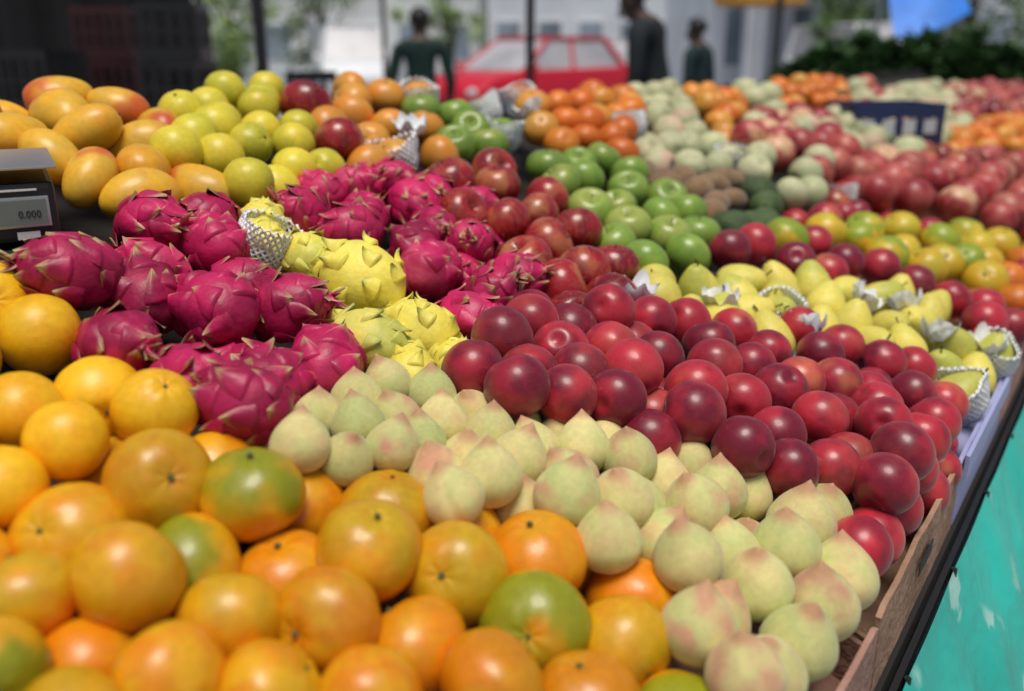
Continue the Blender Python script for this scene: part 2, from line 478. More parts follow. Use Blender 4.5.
kind('tangerine', 'tangerine', 'tangerine', [revolve('tangerine', mk_orange(s, .88), M['tangerine'], 24, 16) for s in (12, 13)], None, '', 'up', 60, .036)
kind('palefruit', 'pale_fruit', 'fruit', [revolve('pale_fruit', mk_apple(s, .95), M['palefruit'], 24, 16) for s in (14, 15)], None, '', 'any', 60, .038)
kind('nectarine', 'nectarine', 'nectarine', [revolve('nectarine', mk_plum(s), M['nectarine'], 24, 16) for s in (16, 17)], None, '', 'any', 60, .043)
kind('mandarin', 'mandarin', 'mandarin', [revolve('mandarin', mk_orange(s, .92, .06), M['mandarin'], 24, 16) for s in (18, 19)], calyx_mesh('stem_button', .80, .1, M['calyx']), 'stem_button', 'up', 60, .038)
kind('kiwi', 'kiwi', 'kiwi', [revolve('kiwi', mk_kiwi(s), M['kiwi'], 24, 16) for s in (20, 21)], None, '', 'lie', 60, .029)
kind('avocado', 'avocado', 'avocado', [revolve('avocado', mk_pear(s, .35, 1.2), M['avocado'], 24, 16) for s in (22, 23)], None, '', 'lie', 60, .034)

# ------------------------------------------------------------------ heaps
V = {
 'orange': [('golden orange', .30, .52, .7, 5), ('orange with green shoulder', 1.0, .5, .8, 6), ('deep orange coloured orange', .1, .5, .1, 2)],
 'yorange': [('bright yellow orange', .1, .55, .6, 1)],
 'peach': [('cream coloured pointed peach', .25, .55, .3, 6), ('pink blushed pointed peach', .85, .5, .4, 4), ('greenish pointed peach', .05, .45, .95, 3)],
 'plum': [('glossy red plum', .12, .58, .25, 5), ('dark purple red plum', 0, .5, .85, 4), ('red plum with orange blush', .7, .58, .25, 3)],
 'dragon': [('magenta dragon fruit', .1, .55, .4, 3), ('deep crimson dragon fruit', 0, .45, .9, 2), ('pink dragon fruit', .7, .6, .2, 2)],
 'ydragon': [('yellow dragon fruit', .15, .6, .4, 2), ('olive tinged yellow dragon fruit', .8, .55, .6, 1)],
 'mango': [('golden mango', .15, .54, .4, 3), ('red blushed mango', .9, .54, .5, 2)],
 'guava': [('yellow guava', .1, .55, .3, 3), ('greenish yellow guava', .7, .5, .8, 2)],
 'rapple': [('dark red apple', .0, .55, .7, 2), ('streaky red apple', .45, .6, .3, 2)],
 'gapple': [('bright green apple', .1, .55, .4, 2), ('yellowish green apple', .7, .55, .4, 1)],
 'pear': [('yellow pear', .1, .55, .3, 3), ('greenish yellow pear', .7, .5, .7, 2)],
 'persimmon': [('orange persimmon', .2, .5, .4, 1)],
 'tangerine': [('bright tangerine', .1, .5, .4, 2), ('deep orange tangerine', 0, .5, .9, 1)],
 'palefruit': [('pale green fruit', .1, .5, .6, 2), ('pale pinkish fruit', .9, .5, .4, 2)],
 'nectarine': [('red nectarine', .1, .5, .7, 3), ('pale blushed nectarine', 1.0, .55, .3, 2)],
 'mandarin': [('yellow mandarin', .1, .5, .4, 2), ('green tinged mandarin', 1.0, .5, .6, 2)],
 'kiwi': [('brown kiwi', .3, .5, .5, 1)],
 'avocado': [('dark green avocado', .2, .5, .5, 1)],
}
ITEMS = []
def pick(k, prefer=None):
    vs = V[k]
    if prefer is not None: return prefer
    t = R.uniform(0, sum(v[4] for v in vs)); a = 0
    for i, v in enumerate(vs):
        a += v[4]
        if t <= a: return i
    return 0
def size_at(k, p):
    """natural size grading inside the near heaps: smaller fruit towards the camera corner"""
    t = depth(p)
    if k == 'orange': return min(.0390, max(.029, .0615 * t))
    if k == 'yorange': return min(.0350, max(.030, .047 * t))
    if k == 'peach':
        v = proj(p)[1]
        return max(.0225, float(np.interp(v, (400, 450, 500, 590), (25, 27.5, 32, 38))) * t / 900)
    return K[k]['rad']
def hand(k, heap, pts, off=0.0):
    for p in pts:
        rs = p[3] if len(p) > 3 else 1
        of = off
        if heap == 'red plum heap':   # mounded: higher along the middle of the pile
            of = off + .026 * max(0, 1 - abs(p[1] - 400 - (p[0] - 700) * .25) / 110)
        q = onplane(p[0], p[1], of)
        var = p[2] if len(p) > 2 else None
        ITEMS.append(dict(kind=k, pos=np.array(q), r=size_at(k, q) * rs * R.uniform(.95, 1.05), heap=heap, var=pick(k, var), layer=0, off=of))

hand('yorange', 'left yellow orange heap', [(40, 335), (92, 397), (28, 413), (75, 458), (10, 492), (-8, 300), (145, 428), (-45, 360), (-50, 440), (-60, 520)])
hand('orange', 'front orange heap', [(75, 525, 0), (140, 460, 0), (212, 460, 0), (305, 492, 1), (170, 500, 0), (238, 505, 1), (190, 562, 1), (110, 597, 0), (30, 590, 0), (5, 668, 1),
     (85, 650, 2), (250, 628, 0), (165, 675, 0), (355, 557, 0), (405, 510, 0), (375, 478, 0), (330, 625, 2), (360, 680, 2), (452, 587, 0), (478, 538, 0),
     (545, 612, 1), (582, 540, 1), (480, 670, 2), (525, 550, 2), (632, 640, 0), (628, 580, 2), (570, 690, 2), (690, 700, 1), (420, 645, 2), (300, 560, 2), (-50, 620, 0), (-45, 560, 0), (270, 690, 0), (80, 710, 0)], -.006)
hand('peach', 'pointed peach heap', [(288, 440, 1), (355, 435, 2), (325, 420, 0), (430, 393, 2), (367, 403, 0), (395, 420, 1), (437, 425, 0), (415, 450, 2), (472, 410, 0), (432, 475, 1),
     (465, 458, 0), (492, 435, 0), (522, 415, 2), (480, 490, 0), (532, 447, 0), (512, 475, 0), (565, 430, 0), (585, 458, 0), (612, 438, 0), (560, 510, 1), (572, 485, 1), (640, 507, 2), (625, 470, 1),
     (655, 475, 0), (690, 462, 1), (706, 520, 1), (706, 490, 1), (745, 480, 0), (680, 572, 0), (690, 640, 1), (750, 592, 0), (735, 540, 2), (775, 552, 2), (802, 525, 0), (826, 500, 2), (852, 580, 0),
     (830, 610, 1), (806, 650, 2), (768, 670, 0), (705, 600, 1), (650, 540, 1), (392, 385, 0), (620, 520, 0), (725, 680, 1), (310, 455, 0), (385, 455, 1), (450, 505, 0), (340, 462, 2), (600, 545, 0), (530, 500, 0)], .010)
hand('plum', 'red plum heap', [(505, 347, 1), (478, 380, 1), (532, 368, 1), (560, 350, 2), (587, 375, 1), (612, 350, 0), (540, 328, 0), (575, 325, 1), (603, 325, 0), (630, 385, 0), (650, 325, 0), (655, 357, 1),
     (690, 330, 2), (702, 340, 1), (688, 398, 2), (716, 365, 0), (743, 405, 0), (735, 333, 2), (765, 352, 0), (775, 385, 1), (795, 330, 0), (803, 383, 2), (820, 355, 1), (822, 422, 0), (775, 440, 1),
     (710, 438, 1), (648, 425, 1), (605, 412, 1), (565, 400, 1), (520, 398, 1), (755, 372, 1), (845, 393, 2), (878, 362, 1), (912, 395, 1), (890, 430, 0), (930, 440, 0), (866, 455, 0), (842, 487, 0),
     (896, 470, 1), (912, 500, 2), (938, 468, 2), (880, 500, 0), (895, 525, 0), (868, 550, 0), (945, 425, 0), (845, 348, 0), (680, 425, 1), (735, 458, 1), (795, 465, 1), (625, 330, 0), (860, 400, 0), (660, 395, 0)], .008)
hand('dragon', 'dragon fruit heap', [(152, 225, 0), (215, 245, 0), (85, 265, 1), (135, 292, 1), (212, 308, 0, 1.06), (283, 308, 0), (118, 350, 1), (185, 388, 0), (265, 388, 0), (325, 365, 0), (245, 425, 1, .92),
     (303, 215, 1, .9), (345, 188, 2, .9), (415, 205, 2, 1.05), (352, 230, 0, .9), (430, 270, 2), (470, 245, 2, .9), (490, 295, 0, .9), (525, 280, 0, .9), (465, 322, 2, .95), (318, 188, 0, .85), (390, 180, 2, .85)], .008)
hand('ydragon', 'yellow dragon fruit heap', [(357, 278, 0, 1.22), (308, 258, 1, .85), (270, 245, 0, .75), (422, 332, 0), (372, 345, 1, 1.0), (262, 222, 0, .75), (460, 362, 1, .7), (408, 374, 0, .7)], .006)
hand('mango', 'mango heap', [(65, 118, 1, 1.1), (98, 135, 0), (142, 145, 0, 1.1), (12, 142, 0), (52, 158, 0), (130, 192, 0, 1.05), (197, 184, 1, 1.08), (90, 175, 1), (-40, 130, 0), (160, 175, 0)], .006)
hand('guava', 'guava heap', [(185, 115), (225, 92), (258, 108), (212, 127), (172, 152), (250, 145), (293, 145), (275, 185), (245, 187), (213, 157), (300, 178), (190, 140), (320, 172)], .01)
hand('rapple', 'red apple heap', [(450, 182), (497, 187), (547, 200, 1), (503, 222), (548, 245, 1), (525, 265), (585, 235, 0), (562, 290, 1), (583, 275, 1), (612, 268), (465, 215), (600, 300), (578, 318)], .006)
hand('rapple', 'pair of apples behind the guavas', [(307, 107, 0, 1.1), (345, 148, 1, 1.05)], .01)
hand('persimmon', 'persimmon heap', [(350, 92), (388, 97), (352, 118), (390, 130), (425, 128), (393, 160), (365, 165), (415, 102), (440, 158), (328, 128)])
hand('gapple', 'back green apple heap', [(425, 110), (450, 116), (482, 114), (455, 145), (488, 147), (470, 130)])
hand('gapple', 'middle green apple heap', [(547, 167), (583, 180), (628, 190), (593, 212), (628, 227), (660, 218), (668, 240), (640, 260), (683, 252), (610, 245), (560, 185)])
hand('pear', 'pear heap', [(665, 300), (700, 292), (735, 298), (742, 322), (768, 335), (715, 320), (780, 300), (850, 325), (828, 308), (880, 300), (905, 350), (925, 318), (960, 357), (890, 330), (812, 288), (845, 295), (690, 315), (870, 345), (655, 288), (962, 398), (988, 374)])
hand('mandarin', 'mandarin heap', [(785, 240), (830, 234), (858, 242), (900, 230), (940, 242), (885, 255, 1), (965, 262, 1), (920, 268), (985, 282)], .012)
hand('tangerine', 'tangerine trio at the right edge', [(1006, 280), (1024, 262), (1018, 302)], .012)
hand('plum', 'far plum heap', [(880, 268, 1, 1.15), (845, 262, 1, 1.1), (915, 285, 1, 1.15), (950, 300, 0, 1.1), (755, 245, 0, 1.2), (730, 250, 1, 1.1), (795, 262, 1, 1.1), (985, 325, 0, 1.1), (1010, 345, 0, 1.1)], .01)

E1a, E2a = np.array(E1), np.array(E2)
SRZ = .50
SC = at(67, 248, .82)
SAX = np.array((math.cos(SRZ), math.sin(SRZ))); SAY = np.array((-math.sin(SRZ), math.cos(SRZ)))
SCW, SCD = .235, .20
def relax(items, iters=80):
    P = np.array([i['pos'] for i in items]); A = P.copy(); r = np.array([i['r'] for i in items])
    off = np.array([i['off'] for i in items])
    for it in range(iters):
        d = P[:, None, :] - P[None, :, :]
        L = np.sqrt((d ** 2).sum(-1)) + 1e-9
        need = (r[:, None] + r[None, :]) * .91
        ov = np.clip(need - L, 0, None); np.fill_diagonal(ov, 0)
        P = P + ((d / L[..., None]) * ov[..., None] * .33).sum(1)
        P += (A - P) * .08
        s2 = P @ E2a
        z0 = CAMZ + BASE + SLOPE * s2 + off
        P[:, 2] = np.clip(P[:, 2], z0 - .024, z0 + .018)
        m = np.clip(.150 - s2, 0, None)
        P += m[:, None] * E2a[None, :]
        Q = P[:, :2] - np.array((SC.x, SC.y))
        lx, ly = Q @ SAX, Q @ SAY
        inb = (lx < r * .9) & (lx > -SCW - .03) & (ly > -r * .8) & (ly < SCD + r * .6)
        fr = inb & (ly < .03)
        bk = inb & (ly > SCD - .03)
        md = inb & ~fr & ~bk
        P[fr, :2] -= .004 * SAY
        P[bk, :2] += .004 * SAY
        P[md, :2] += .004 * SAX
    for i, it_ in enumerate(items): it_['pos'] = P[i]
relax(ITEMS)

def inpoly(u, v, poly):
    c = False; n = len(poly); j = n - 1
    for i in range(n):
        xi, yi = poly[i]; xj, yj = poly[j]
        if (yi > v) != (yj > v) and u < (xj - xi) * (v - yi) / (yj - yi) + xi: c = not c
        j = i
    return c
def fill(kinds, heap, poly, layers=(0, -.6), rs=1.0, gap=.95, step=.45, cap=140, off=0.0, mound=0.0):
    if isinstance(kinds, str): kinds = [kinds]
    r0 = K[kinds[0]]['rad'] * rs
    ss = [s12(onplane(u, v)) for u, v in poly]
    a0, a1 = min(s[0] for s in ss), max(s[0] for s in ss); b0, b1 = max(.140, min(s[1] for s in ss)), min(1.21, max(s[1] for s in ss))
    ca = sum(s[0] for s in ss) / len(ss); cb_ = sum(s[1] for s in ss) / len(ss)
    cnt = 0
    for li, lo in enumerate(layers):
        cand = []
        st = r0 * step
        x = a0
        while x <= a1:
            y = b0
            while y <= b1:
                cand.append((x + R.uniform(-.3, .3) * st, y + R.uniform(-.3, .3) * st)); y += st
            x += st
        cand.sort(key=lambda c: (round(c[1] / (r0 * 1.72)), c[0] + R.uniform(0, r0 * .5)))
        P = np.array([i['pos'] for i in ITEMS]); rr = np.array([i['r'] for i in ITEMS])
        for (s1, s2) in cand:
            if cnt >= cap: return
            mo = mound * max(0, 1 - ((s1 - ca) / (.55 * (a1 - a0))) ** 2 - ((s2 - cb_) / (.55 * (b1 - b0))) ** 2) if mound else 0
            q = W(s1, s2, Sz(s2) + off + mo + lo * r0 + R.uniform(-.15, .15) * r0)
            u, v = proj(W(s1, s2, Sz(s2)))
            if not inpoly(u, v, poly): continue
            k = kinds[R.randrange(len(kinds))]
            r = size_at(k, q) * rs * R.uniform(.92, 1.07)
            Q = np.array((q.x - SC.x, q.y - SC.y)); lx, ly = Q @ SAX, Q @ SAY
            if lx < r and lx > -SCW - r and -r * .8 < ly < SCD + r: continue
            d = np.sqrt(((P - np.array(q)) ** 2).sum(1))
            if (d < (rr + r) * gap).any(): continue
            ITEMS.append(dict(kind=k, pos=np.array(q), r=r, heap=heap, var=pick(k), layer=li if lo < -.3 else 0, off=0)); cnt += 1
            P = np.vstack([P, np.array(q)]); rr = np.append(rr, r)

fill('yorange', 'left yellow orange heap', [(-90, 270), (60, 300), (110, 370), (150, 420), (100, 440), (0, 470), (-90, 480)], (0, -.6), gap=.9)
fill('peach', 'pointed peach heap', [(268, 430), (330, 395), (420, 375), (520, 400), (640, 420), (700, 440), (780, 460), (850, 510), (890, 570), (860, 700), (760, 740), (690, 710), (660, 560), (600, 500), (500, 525), (420, 485), (330, 475)], (.3, -.3, -.9), .96, gap=.86)
fill('orange', 'front orange heap', [(-90, 470), (110, 430), (260, 465), (330, 490), (420, 500), (500, 545), (600, 530), (650, 560), (660, 600), (690, 691), (720, 760), (-90, 760)], (-.1, -.6, -1.1), gap=.9)
fill('plum', 'red plum heap', [(470, 385), (490, 335), (560, 310), (650, 310), (760, 330), (880, 340), (960, 430), (985, 480), (915, 580), (840, 500), (770, 455), (640, 415), (520, 395)], (.4, -.2, -.8), gap=.88)
fill('ydragon', 'yellow dragon fruit heap', [(250, 210), (330, 250), (400, 270), (450, 330), (480, 370), (420, 400), (360, 370), (330, 320), (260, 250)], (-.7,), .8, .9, cap=8)
fill('dragon', 'dragon fruit heap', [(60, 240), (130, 190), (220, 220), (300, 260), (330, 330), (370, 370), (320, 400), (270, 430), (230, 420), (130, 370), (60, 300)], (-.1, -.7), .95, .88, cap=24)
fill('dragon', 'dragon fruit heap', [(290, 170), (430, 165), (550, 270), (560, 310), (500, 330), (450, 350), (420, 300), (390, 230), (300, 220)], (0, -.5), .9, .88, cap=20)
fill('mango', 'mango heap', [(-60, 95), (90, 100), (160, 130), (215, 190), (130, 210), (60, 200), (-60, 160)], (.1, -.7), .95, .88, cap=24)
fill('guava', 'guava heap', [(165, 95), (220, 80), (275, 92), (330, 160), (330, 190), (250, 215), (190, 180)], (0, -.6), 1, .93, cap=30)
fill('rapple', 'red apple heap', [(430, 165), (530, 175), (600, 230), (630, 280), (600, 320), (540, 300), (500, 250), (440, 200)], (0, -.6), 1, .93, cap=40)
fill('persimmon', 'persimmon heap', [(330, 88), (410, 92), (445, 125), (450, 172), (350, 172), (325, 120)], (0, -.7), 1, .93)
fill('gapple', 'back green apple heap', [(420, 105), (500, 112), (510, 165), (440, 165)], (0, -.7), .95, .93)
fill('gapple', 'middle green apple heap', [(530, 155), (600, 160), (680, 200), (705, 250), (660, 270), (610, 245), (560, 190)], (0, -.7), 1, .93)
fill(['tangerine', 'tangerine', 'persimmon'], 'rear tangerine heap', [(512, 104), (560, 104), (622, 94), (635, 115), (620, 168), (560, 168), (535, 125)], (0, -.7), mound=.02)
fill('palefruit', 'pale fruit heap', [(622, 94), (672, 90), (690, 130), (735, 165), (645, 168), (615, 150)], (0, -.7))
fill(['tangerine', 'persimmon', 'nectarine'], 'far tangerine heap', [(668, 90), (740, 98), (728, 150), (690, 135)], (0, -.7), mound=.02)
fill('kiwi', 'kiwi heap', [(640, 165), (715, 160), (735, 200), (700, 235), (655, 205)], (0, -.7))
fill('avocado', 'avocado heap', [(700, 200), (730, 180), (775, 195), (765, 230), (715, 245)], (0, -.7))
fill('pear', 'pear heap', [(640, 290), (700, 278), (820, 282), (900, 290), (980, 330), (1010, 375), (950, 380), (880, 350), (760, 345), (640, 315)], (0, -.6), 1, .9)
fill(['mandarin', 'mandarin', 'mandarin', 'plum'], 'mandarin heap', [(775, 230), (860, 214), (1040, 252), (1040, 300), (985, 300), (930, 262), (870, 250), (790, 252)], (.2, -.6))
fill('plum', 'far plum heap', [(690, 262), (740, 225), (790, 245), (880, 255), (1040, 310), (1040, 400), (985, 360), (900, 292), (780, 285), (690, 285)], (.1, -.7), 1.15)
fill(['nectarine', 'palefruit', 'nectarine'], 'pale nectarine heap', [(735, 150), (760, 118), (830, 130), (845, 180), (800, 215), (745, 215)], (0, -.7), .95, mound=.05)
fill(['nectarine', 'nectarine', 'nectarine', 'rapple'], 'red nectarine heap', [(850, 178), (925, 168), (1070, 165), (1070, 255), (930, 218), (860, 205)], (0, -.7), 1.0, mound=.05)
fill(['rapple', 'plum', 'nectarine'], 'dark red heap before the mandarins', [(790, 215), (845, 190), (930, 222), (860, 212), (800, 228)], (0, -.7), 1.0)
fill(['tangerine', 'tangerine', 'persimmon'], 'right hand tangerine heap', [(945, 140), (1060, 122), (1060, 162), (950, 164)], (0, -.7), 1.1, mound=.05)
fill(['nectarine', 'rapple'], 'farthest nectarine heap', [(965, 98), (1060, 88), (1060, 115), (955, 124)], (0,), 1.15, mound=.04)
fill(['tangerine', 'persimmon', 'tangerine'], 'heap by the far crate', [(768, 90), (835, 86), (842, 106), (785, 110)], (0,), 1.05, mound=.03)
fill(['palefruit', 'palefruit', 'nectarine'], 'far mixed pale fruit heap', [(735, 92), (1060, 85), (1060, 168), (830, 168), (740, 150)], (0,), 1.2)

def coverage(dx):
    w_, h_ = 640, 450; ox, oy = 64, 40
    buf = -np.ones((h_, w_), dtype=np.int32)
    lst = []
    for i, it in enumerate(ITEMS):
        d = it['pos'] - np.array((dx, 0, CAMZ))
        z = d[1] * cp - d[2] * sp
        if z < .1: continue
        y = d[1] * sp + d[2] * cp
        lst.append((z, i, (512 + F * d[0] / z) / 2 + ox, (345.5 - F * y / z) / 2 + oy, F * it['r'] / z / 2))
    lst.sort(reverse=True)
    for z, i, u, v, r in lst:
        x0, x1, y0, y1 = int(max(0, u - r)), int(min(w_, u + r + 1)), int(max(0, v - r)), int(min(h_, v + r + 1))
        if x1 <= x0 or y1 <= y0: continue
        yy, xx = np.mgrid[y0:y1, x0:x1]
        mk = (xx - u) ** 2 + (yy - v) ** 2 <= r * r
        buf[y0:y1, x0:x1][mk] = i
    full = np.bincount(buf[buf >= 0], minlength=len(ITEMS))
    fr = buf[oy:oy + 346, ox:ox + 512]
    return full, np.bincount(fr[fr >= 0], minlength=len(ITEMS))
full0, in0 = coverage(0)
side = np.maximum(coverage(-.3)[0], coverage(.3)[0])
keep = []
for i, it in enumerate(ITEMS):
    it['vis'] = in0[i] >= 6
    it['px'] = in0[i]
    if it['vis'] or full0[i] >= 12 or side[i] >= 30: keep.append(it)
print('fruit', len(ITEMS), 'kept', len(keep), 'visible', sum(i['vis'] for i in keep))
ITEMS = keep

ORD = ['first', 'second', 'third', 'fourth', 'fifth', 'sixth', 'seventh', 'eighth', 'ninth', 'tenth', 'eleventh', 'twelfth']
groups = {}
for it in ITEMS:
    kd = K[it['kind']]
    me = kd['meshes'][R.randrange(len(kd['meshes']))]
    o = bpy.data.objects.new(kd['name'], me); col.objects.link(o)
    o.location = it['pos']; r = it['r']; o.scale = (r, r, r)
    az = R.uniform(0, 2 * PI); spin = R.uniform(0, 2 * PI)
    if kd['mode'] == 'any':
        tl = math.acos(R.uniform(-1, 1))
    elif kd['mode'] == 'up':
        tl = math.radians(kd['tilt']) * R.random() ** .8
    else:
        tl = math.radians(R.uniform(55, 105))
    o.rotation_mode = 'QUATERNION'
    o.rotation_quaternion = (Matrix.Rotation(az, 3, 'Z') @ Matrix.Rotation(tl, 3, 'X') @ Matrix.Rotation(spin, 3, 'Z')).to_quaternion()
    v = V[it['kind']][it['var']]
    o.color = (min(1, max(0, v[1] + R.uniform(-.1, .18))), min(1, max(0, v[2] + R.uniform(-.2, .15))), min(1, max(0, v[3] + R.uniform(-.25, .25))), 1)
    o['category'] = kd['cat']
    if kd['stem'] and it['px'] > 80:
        s = bpy.data.objects.new(kd['stemname'], kd['stem']); col.objects.link(s); s.parent = o
    it['o'] = o
    u, w = proj(it['pos'])
    st = 0 if (it['vis'] and it['px'] > 25) else (1 if it['vis'] else 2)
    groups.setdefault((it['heap'], it['var'], it['kind'], st), []).append((u, it))
for (heap, var, k, st), lst in groups.items():
    lst.sort(key=lambda x: x[0]); d = V[k][var][0]; n = len(lst)
    for i, (u, it) in enumerate(lst):
        o = it['o']
        o['group'] = '%s in the %s' % (d, heap)
        if st == 2:
            o['label'] = '%s outside the frame in the %s' % (d, heap); o['group'] += ', out of frame'
        elif st == 1:
            o['label'] = '%s almost hidden by others in the %s' % (d, heap); o['group'] += ', mostly hidden'
        elif n == 1:
            o['label'] = 'the only %s in the %s' % (d, heap)
        elif i == 0:
            o['label'] = '%s, leftmost of its colour in the %s' % (d, heap)
        elif i == n - 1:
            o['label'] = '%s, rightmost of its colour in the %s' % (d, heap)
        elif i < 12 and (n <= 20 or i < 8):
            o['label'] = '%s, %s from left of its colour in %s' % (d, ORD[i], heap)
        elif n - 1 - i < 10:
            o['label'] = '%s, %s from right of its colour in %s' % (d, ORD[n - 1 - i], heap)
        else:
            o['label'] = '%s in the crowded middle of the %s' % (d, heap)
        if len(o['label'].split()) > 16:
            o['label'] = ' '.join(o['label'].replace(' of its colour', '').split()[:16])

# ------------------------------------------------------------------ foam nets (each pulled over one fruit) and tissue
def net_mesh(seed):
    r_ = random.Random(seed); bm = bmesh.new(); nr, ns = 19, 26; g = []
    for i in range(nr):
        t = i / (nr - 1); row = []
        ph = PI * (.95 - .68 * t)
        for j in range(ns):
            th = 2 * PI * (j + .5 * (i % 2)) / ns
            k = 1 + .05 * nz(math.cos(th), math.sin(th), t * 2, 1.5, seed)
            fl = max(0, t - .72)
            rr = 1.06 * math.sin(ph) * k + .9 * fl * (1 + .6 * math.sin(3 * th + seed))
            row.append(bm.verts.new((rr * math.cos(th) + r_.uniform(-.02, .02), rr * math.sin(th) + r_.uniform(-.02, .02), 1.06 * math.cos(ph) * k + .5 * fl * (1.0 + .8 * math.sin(2 * th + seed)))))
        g.append(row)
    for i in range(nr - 2):
        for j in range(ns):
            if i % 2 == 0: a, b = g[i + 1][j - 1], g[i + 1][j]
            else: a, b = g[i + 1][j], g[i + 1][(j + 1) % ns]
            bm.faces.new((g[i][j], b, g[i + 2][j], a))
    me = bpy.data.meshes.new('foam_net'); bm.to_mesh(me); bm.free(); me.materials.append(M['foam'])
    o = link('tmp', me); w = o.modifiers.new('w', 'WIREFRAME'); w.thickness = .15; w.use_even_offset = False
    res = bake(o); bpy.data.objects.remove(o); res.name = 'foam_net'
    for p in res.polygons: p.use_smooth = True
    return res
nets = [net_mesh(s) for s in (1, 2, 3)]
def tissue_mesh(seed):
    n = 26; vs = []; fs = []
    for i in range(n + 1):
        for j in range(n + 1):
            x, y = 2 * i / n - 1, 2 * j / n - 1
            rr = math.hypot(x, y); mx = max(abs(x), abs(y)); k0 = (mx / rr) if rr > 0 else 1
            x, y = x * (.2 + .8 * k0), y * (.2 + .8 * k0)
            d = math.hypot(x, y); th = math.atan2(y, x)
            z = .62 * d * d + .10 * d * math.sin(5 * th + seed) + .10 * d * math.sin(8 * th + 2 * seed) + .14 * nz(x, y, 0, 2.6, seed + 3) + .05 * nz(x, y, 0, 7, seed)
            k = 1 / (1 + .34 * d * d)
            vs.append((x * k + .1 * nz(x, y, 1, 3, seed), y * k + .1 * nz(x, y, 2, 3, seed), z))
    for i in range(n):
        for j in range(n):
            a = i * (n + 1) + j; fs.append((a, a + 1, a + n + 2, a + n + 1))
    me = bpy.data.meshes.new('tissue_wrap'); me.from_pydata(vs, [], fs); me.update(); me.materials.append(M['tissue'])
    for p in me.polygons: p.use_smooth = True
    return me
tiss = [tissue_mesh(s) for s in (1, 2, 3)]
used = set()
VISI = [it for it in ITEMS if it['vis'] and it['px'] > 40]
NETS = [(272, 250, 'white foam net sleeve over a small yellow dragon fruit'), (962, 398, 'white foam net sleeve on the outermost pear at the stall edge'),
        (988, 374, 'rightmost white foam net sleeve at the end of the pears'),
        (790, 312, 'white foam net sleeve in the middle of the pears'),
        (512, 118, 'white foam net sleeve between green apples and tangerines'), (468, 110, 'white foam net sleeve on a back green apple'),
        (500, 145, 'white foam net sleeve in front of the rear tangerines'), (412, 108, 'white foam net sleeve between persimmons and green apples'), (400, 152, 'white foam net sleeve low among the persimmons'),
        (738, 155, 'white foam net sleeve beside the pale nectarines'), (848, 186, 'white foam net sleeve behind the mandarins'), (640, 125, 'white foam net sleeve on the pale fruit')]
for i, (u, v, l) in enumerate(NETS):
    best = min((it for it in VISI if id(it) not in used), key=lambda it: (proj(it['pos'])[0] - u) ** 2 + (proj(it['pos'])[1] - v) ** 2)
    used.add(id(best))
    o = link('foam_net', nets[i % 3]); o.location = best['pos']
    k = best['r'] * (1.16 if best['kind'] == 'ydragon' else 1.0)
    o.scale = (k, k, k)
    o.rotation_euler = (R.uniform(-.45, .1), R.uniform(-.35, .35), R.uniform(0, 6))
    tag(o, l, 'foam net', 'foam net sleeves')
TIS = [(632, 302, .016, .038, 'crumpled white tissue at the left end of the pears'), (720, 308, .014, .032, 'crumpled white tissue among the left pears'), (805, 334, .014, .032, 'crumpled white tissue in front of the middle pears'),
       (935, 340, .014, .034, 'crumpled white tissue beside the rightmost pears'), (860, 304, .014, .034, 'crumpled white tissue behind the right pears'), (770, 142, .016, .042, 'crumpled white tissue among the pale nectarines'),
       (985, 352, .012, .036, 'crumpled white tissue at the right end of the pears'), (905, 310, .014, .034, 'crumpled white tissue behind the rightmost pears'), (530, 118, .018, .044, 'crumpled white tissue left of the rear tangerines'), (410, 135, .016, .036, 'crumpled white tissue between two persimmons')]
for i, (u, v, off, s, l) in enumerate(TIS):
    o = link('tissue_wrap', tiss[i % 3]); o.location = onplane(u, v, off); o.scale = (s, s, s)
    o.rotation_euler = (R.uniform(-.5, .5), R.uniform(-.5, .5), R.uniform(0, 6))
    tag(o, l, 'tissue', 'crumpled tissue wraps')

# ------------------------------------------------------------------ stall
S0, S1 = -.45, 6.2
stall = thing('market_stall', 'long sloping market stall carrying all the heaped fruit', 'stall', (0, 0, 0))
def slab(sa, sb, ta, tb, dz0, dz1, lean=0.0):
    def P(s, t, d): return W(s, t, Sz(t) + d)
    b = MB()
    b.hexa([P(sa, ta, dz0), P(sb, ta, dz0), P(sb, tb, dz0), P(sa, tb, dz0)], [P(sa, ta - lean, dz1), P(sb, ta - lean, dz1), P(sb, tb - lean, dz1), P(sa, tb - lean, dz1)])
    return b
slab(S0, S1, .112, 1.25, -.125, -.10).build('display_board', M['board'], stall)
b = MB(); b.hexa([W(S0, .101, .842), W(S1, .101, .842), W(S1, .107, .842), W(S0, .107, .842)], [W(S0, .101, .859), W(S1, .101, .859), W(S1, .107, .859), W(S0, .107, .859)])
b.build('edge_rail', M['blackplastic'], stall)
b = MB(); b.hexa([W(S0, 1.252, 1.1), W(S1, 1.252, 1.1), W(S1, 1.27, 1.1), W(S0, 1.27, 1.1)], [W(S0, 1.252, 1.285), W(S1, 1.252, 1.285), W(S1, 1.27, 1.285), W(S0, 1.27, 1.285)])
b.build('back_board', M['board'], stall)
for s in (-.3, 1.2, 2.7, 4.2, 5.9):
    for t in (.17, 1.2):
        MB().tube(W(s, t, 0), W(s, t, Sz(t) - .126), .022).build('leg', M['darkmetal'], stall)
for s in np.arange(.1, 2.2, .22):
    c = W(s, .0965, .852); MB().tube(c + Vector((0, 0, .010)), c - Vector((0, 0, .025)), .0035, None, 6).build('tarp_clip', M['blackplastic'], stall)
n1, n2 = 360, 22; vs = []; fs = []
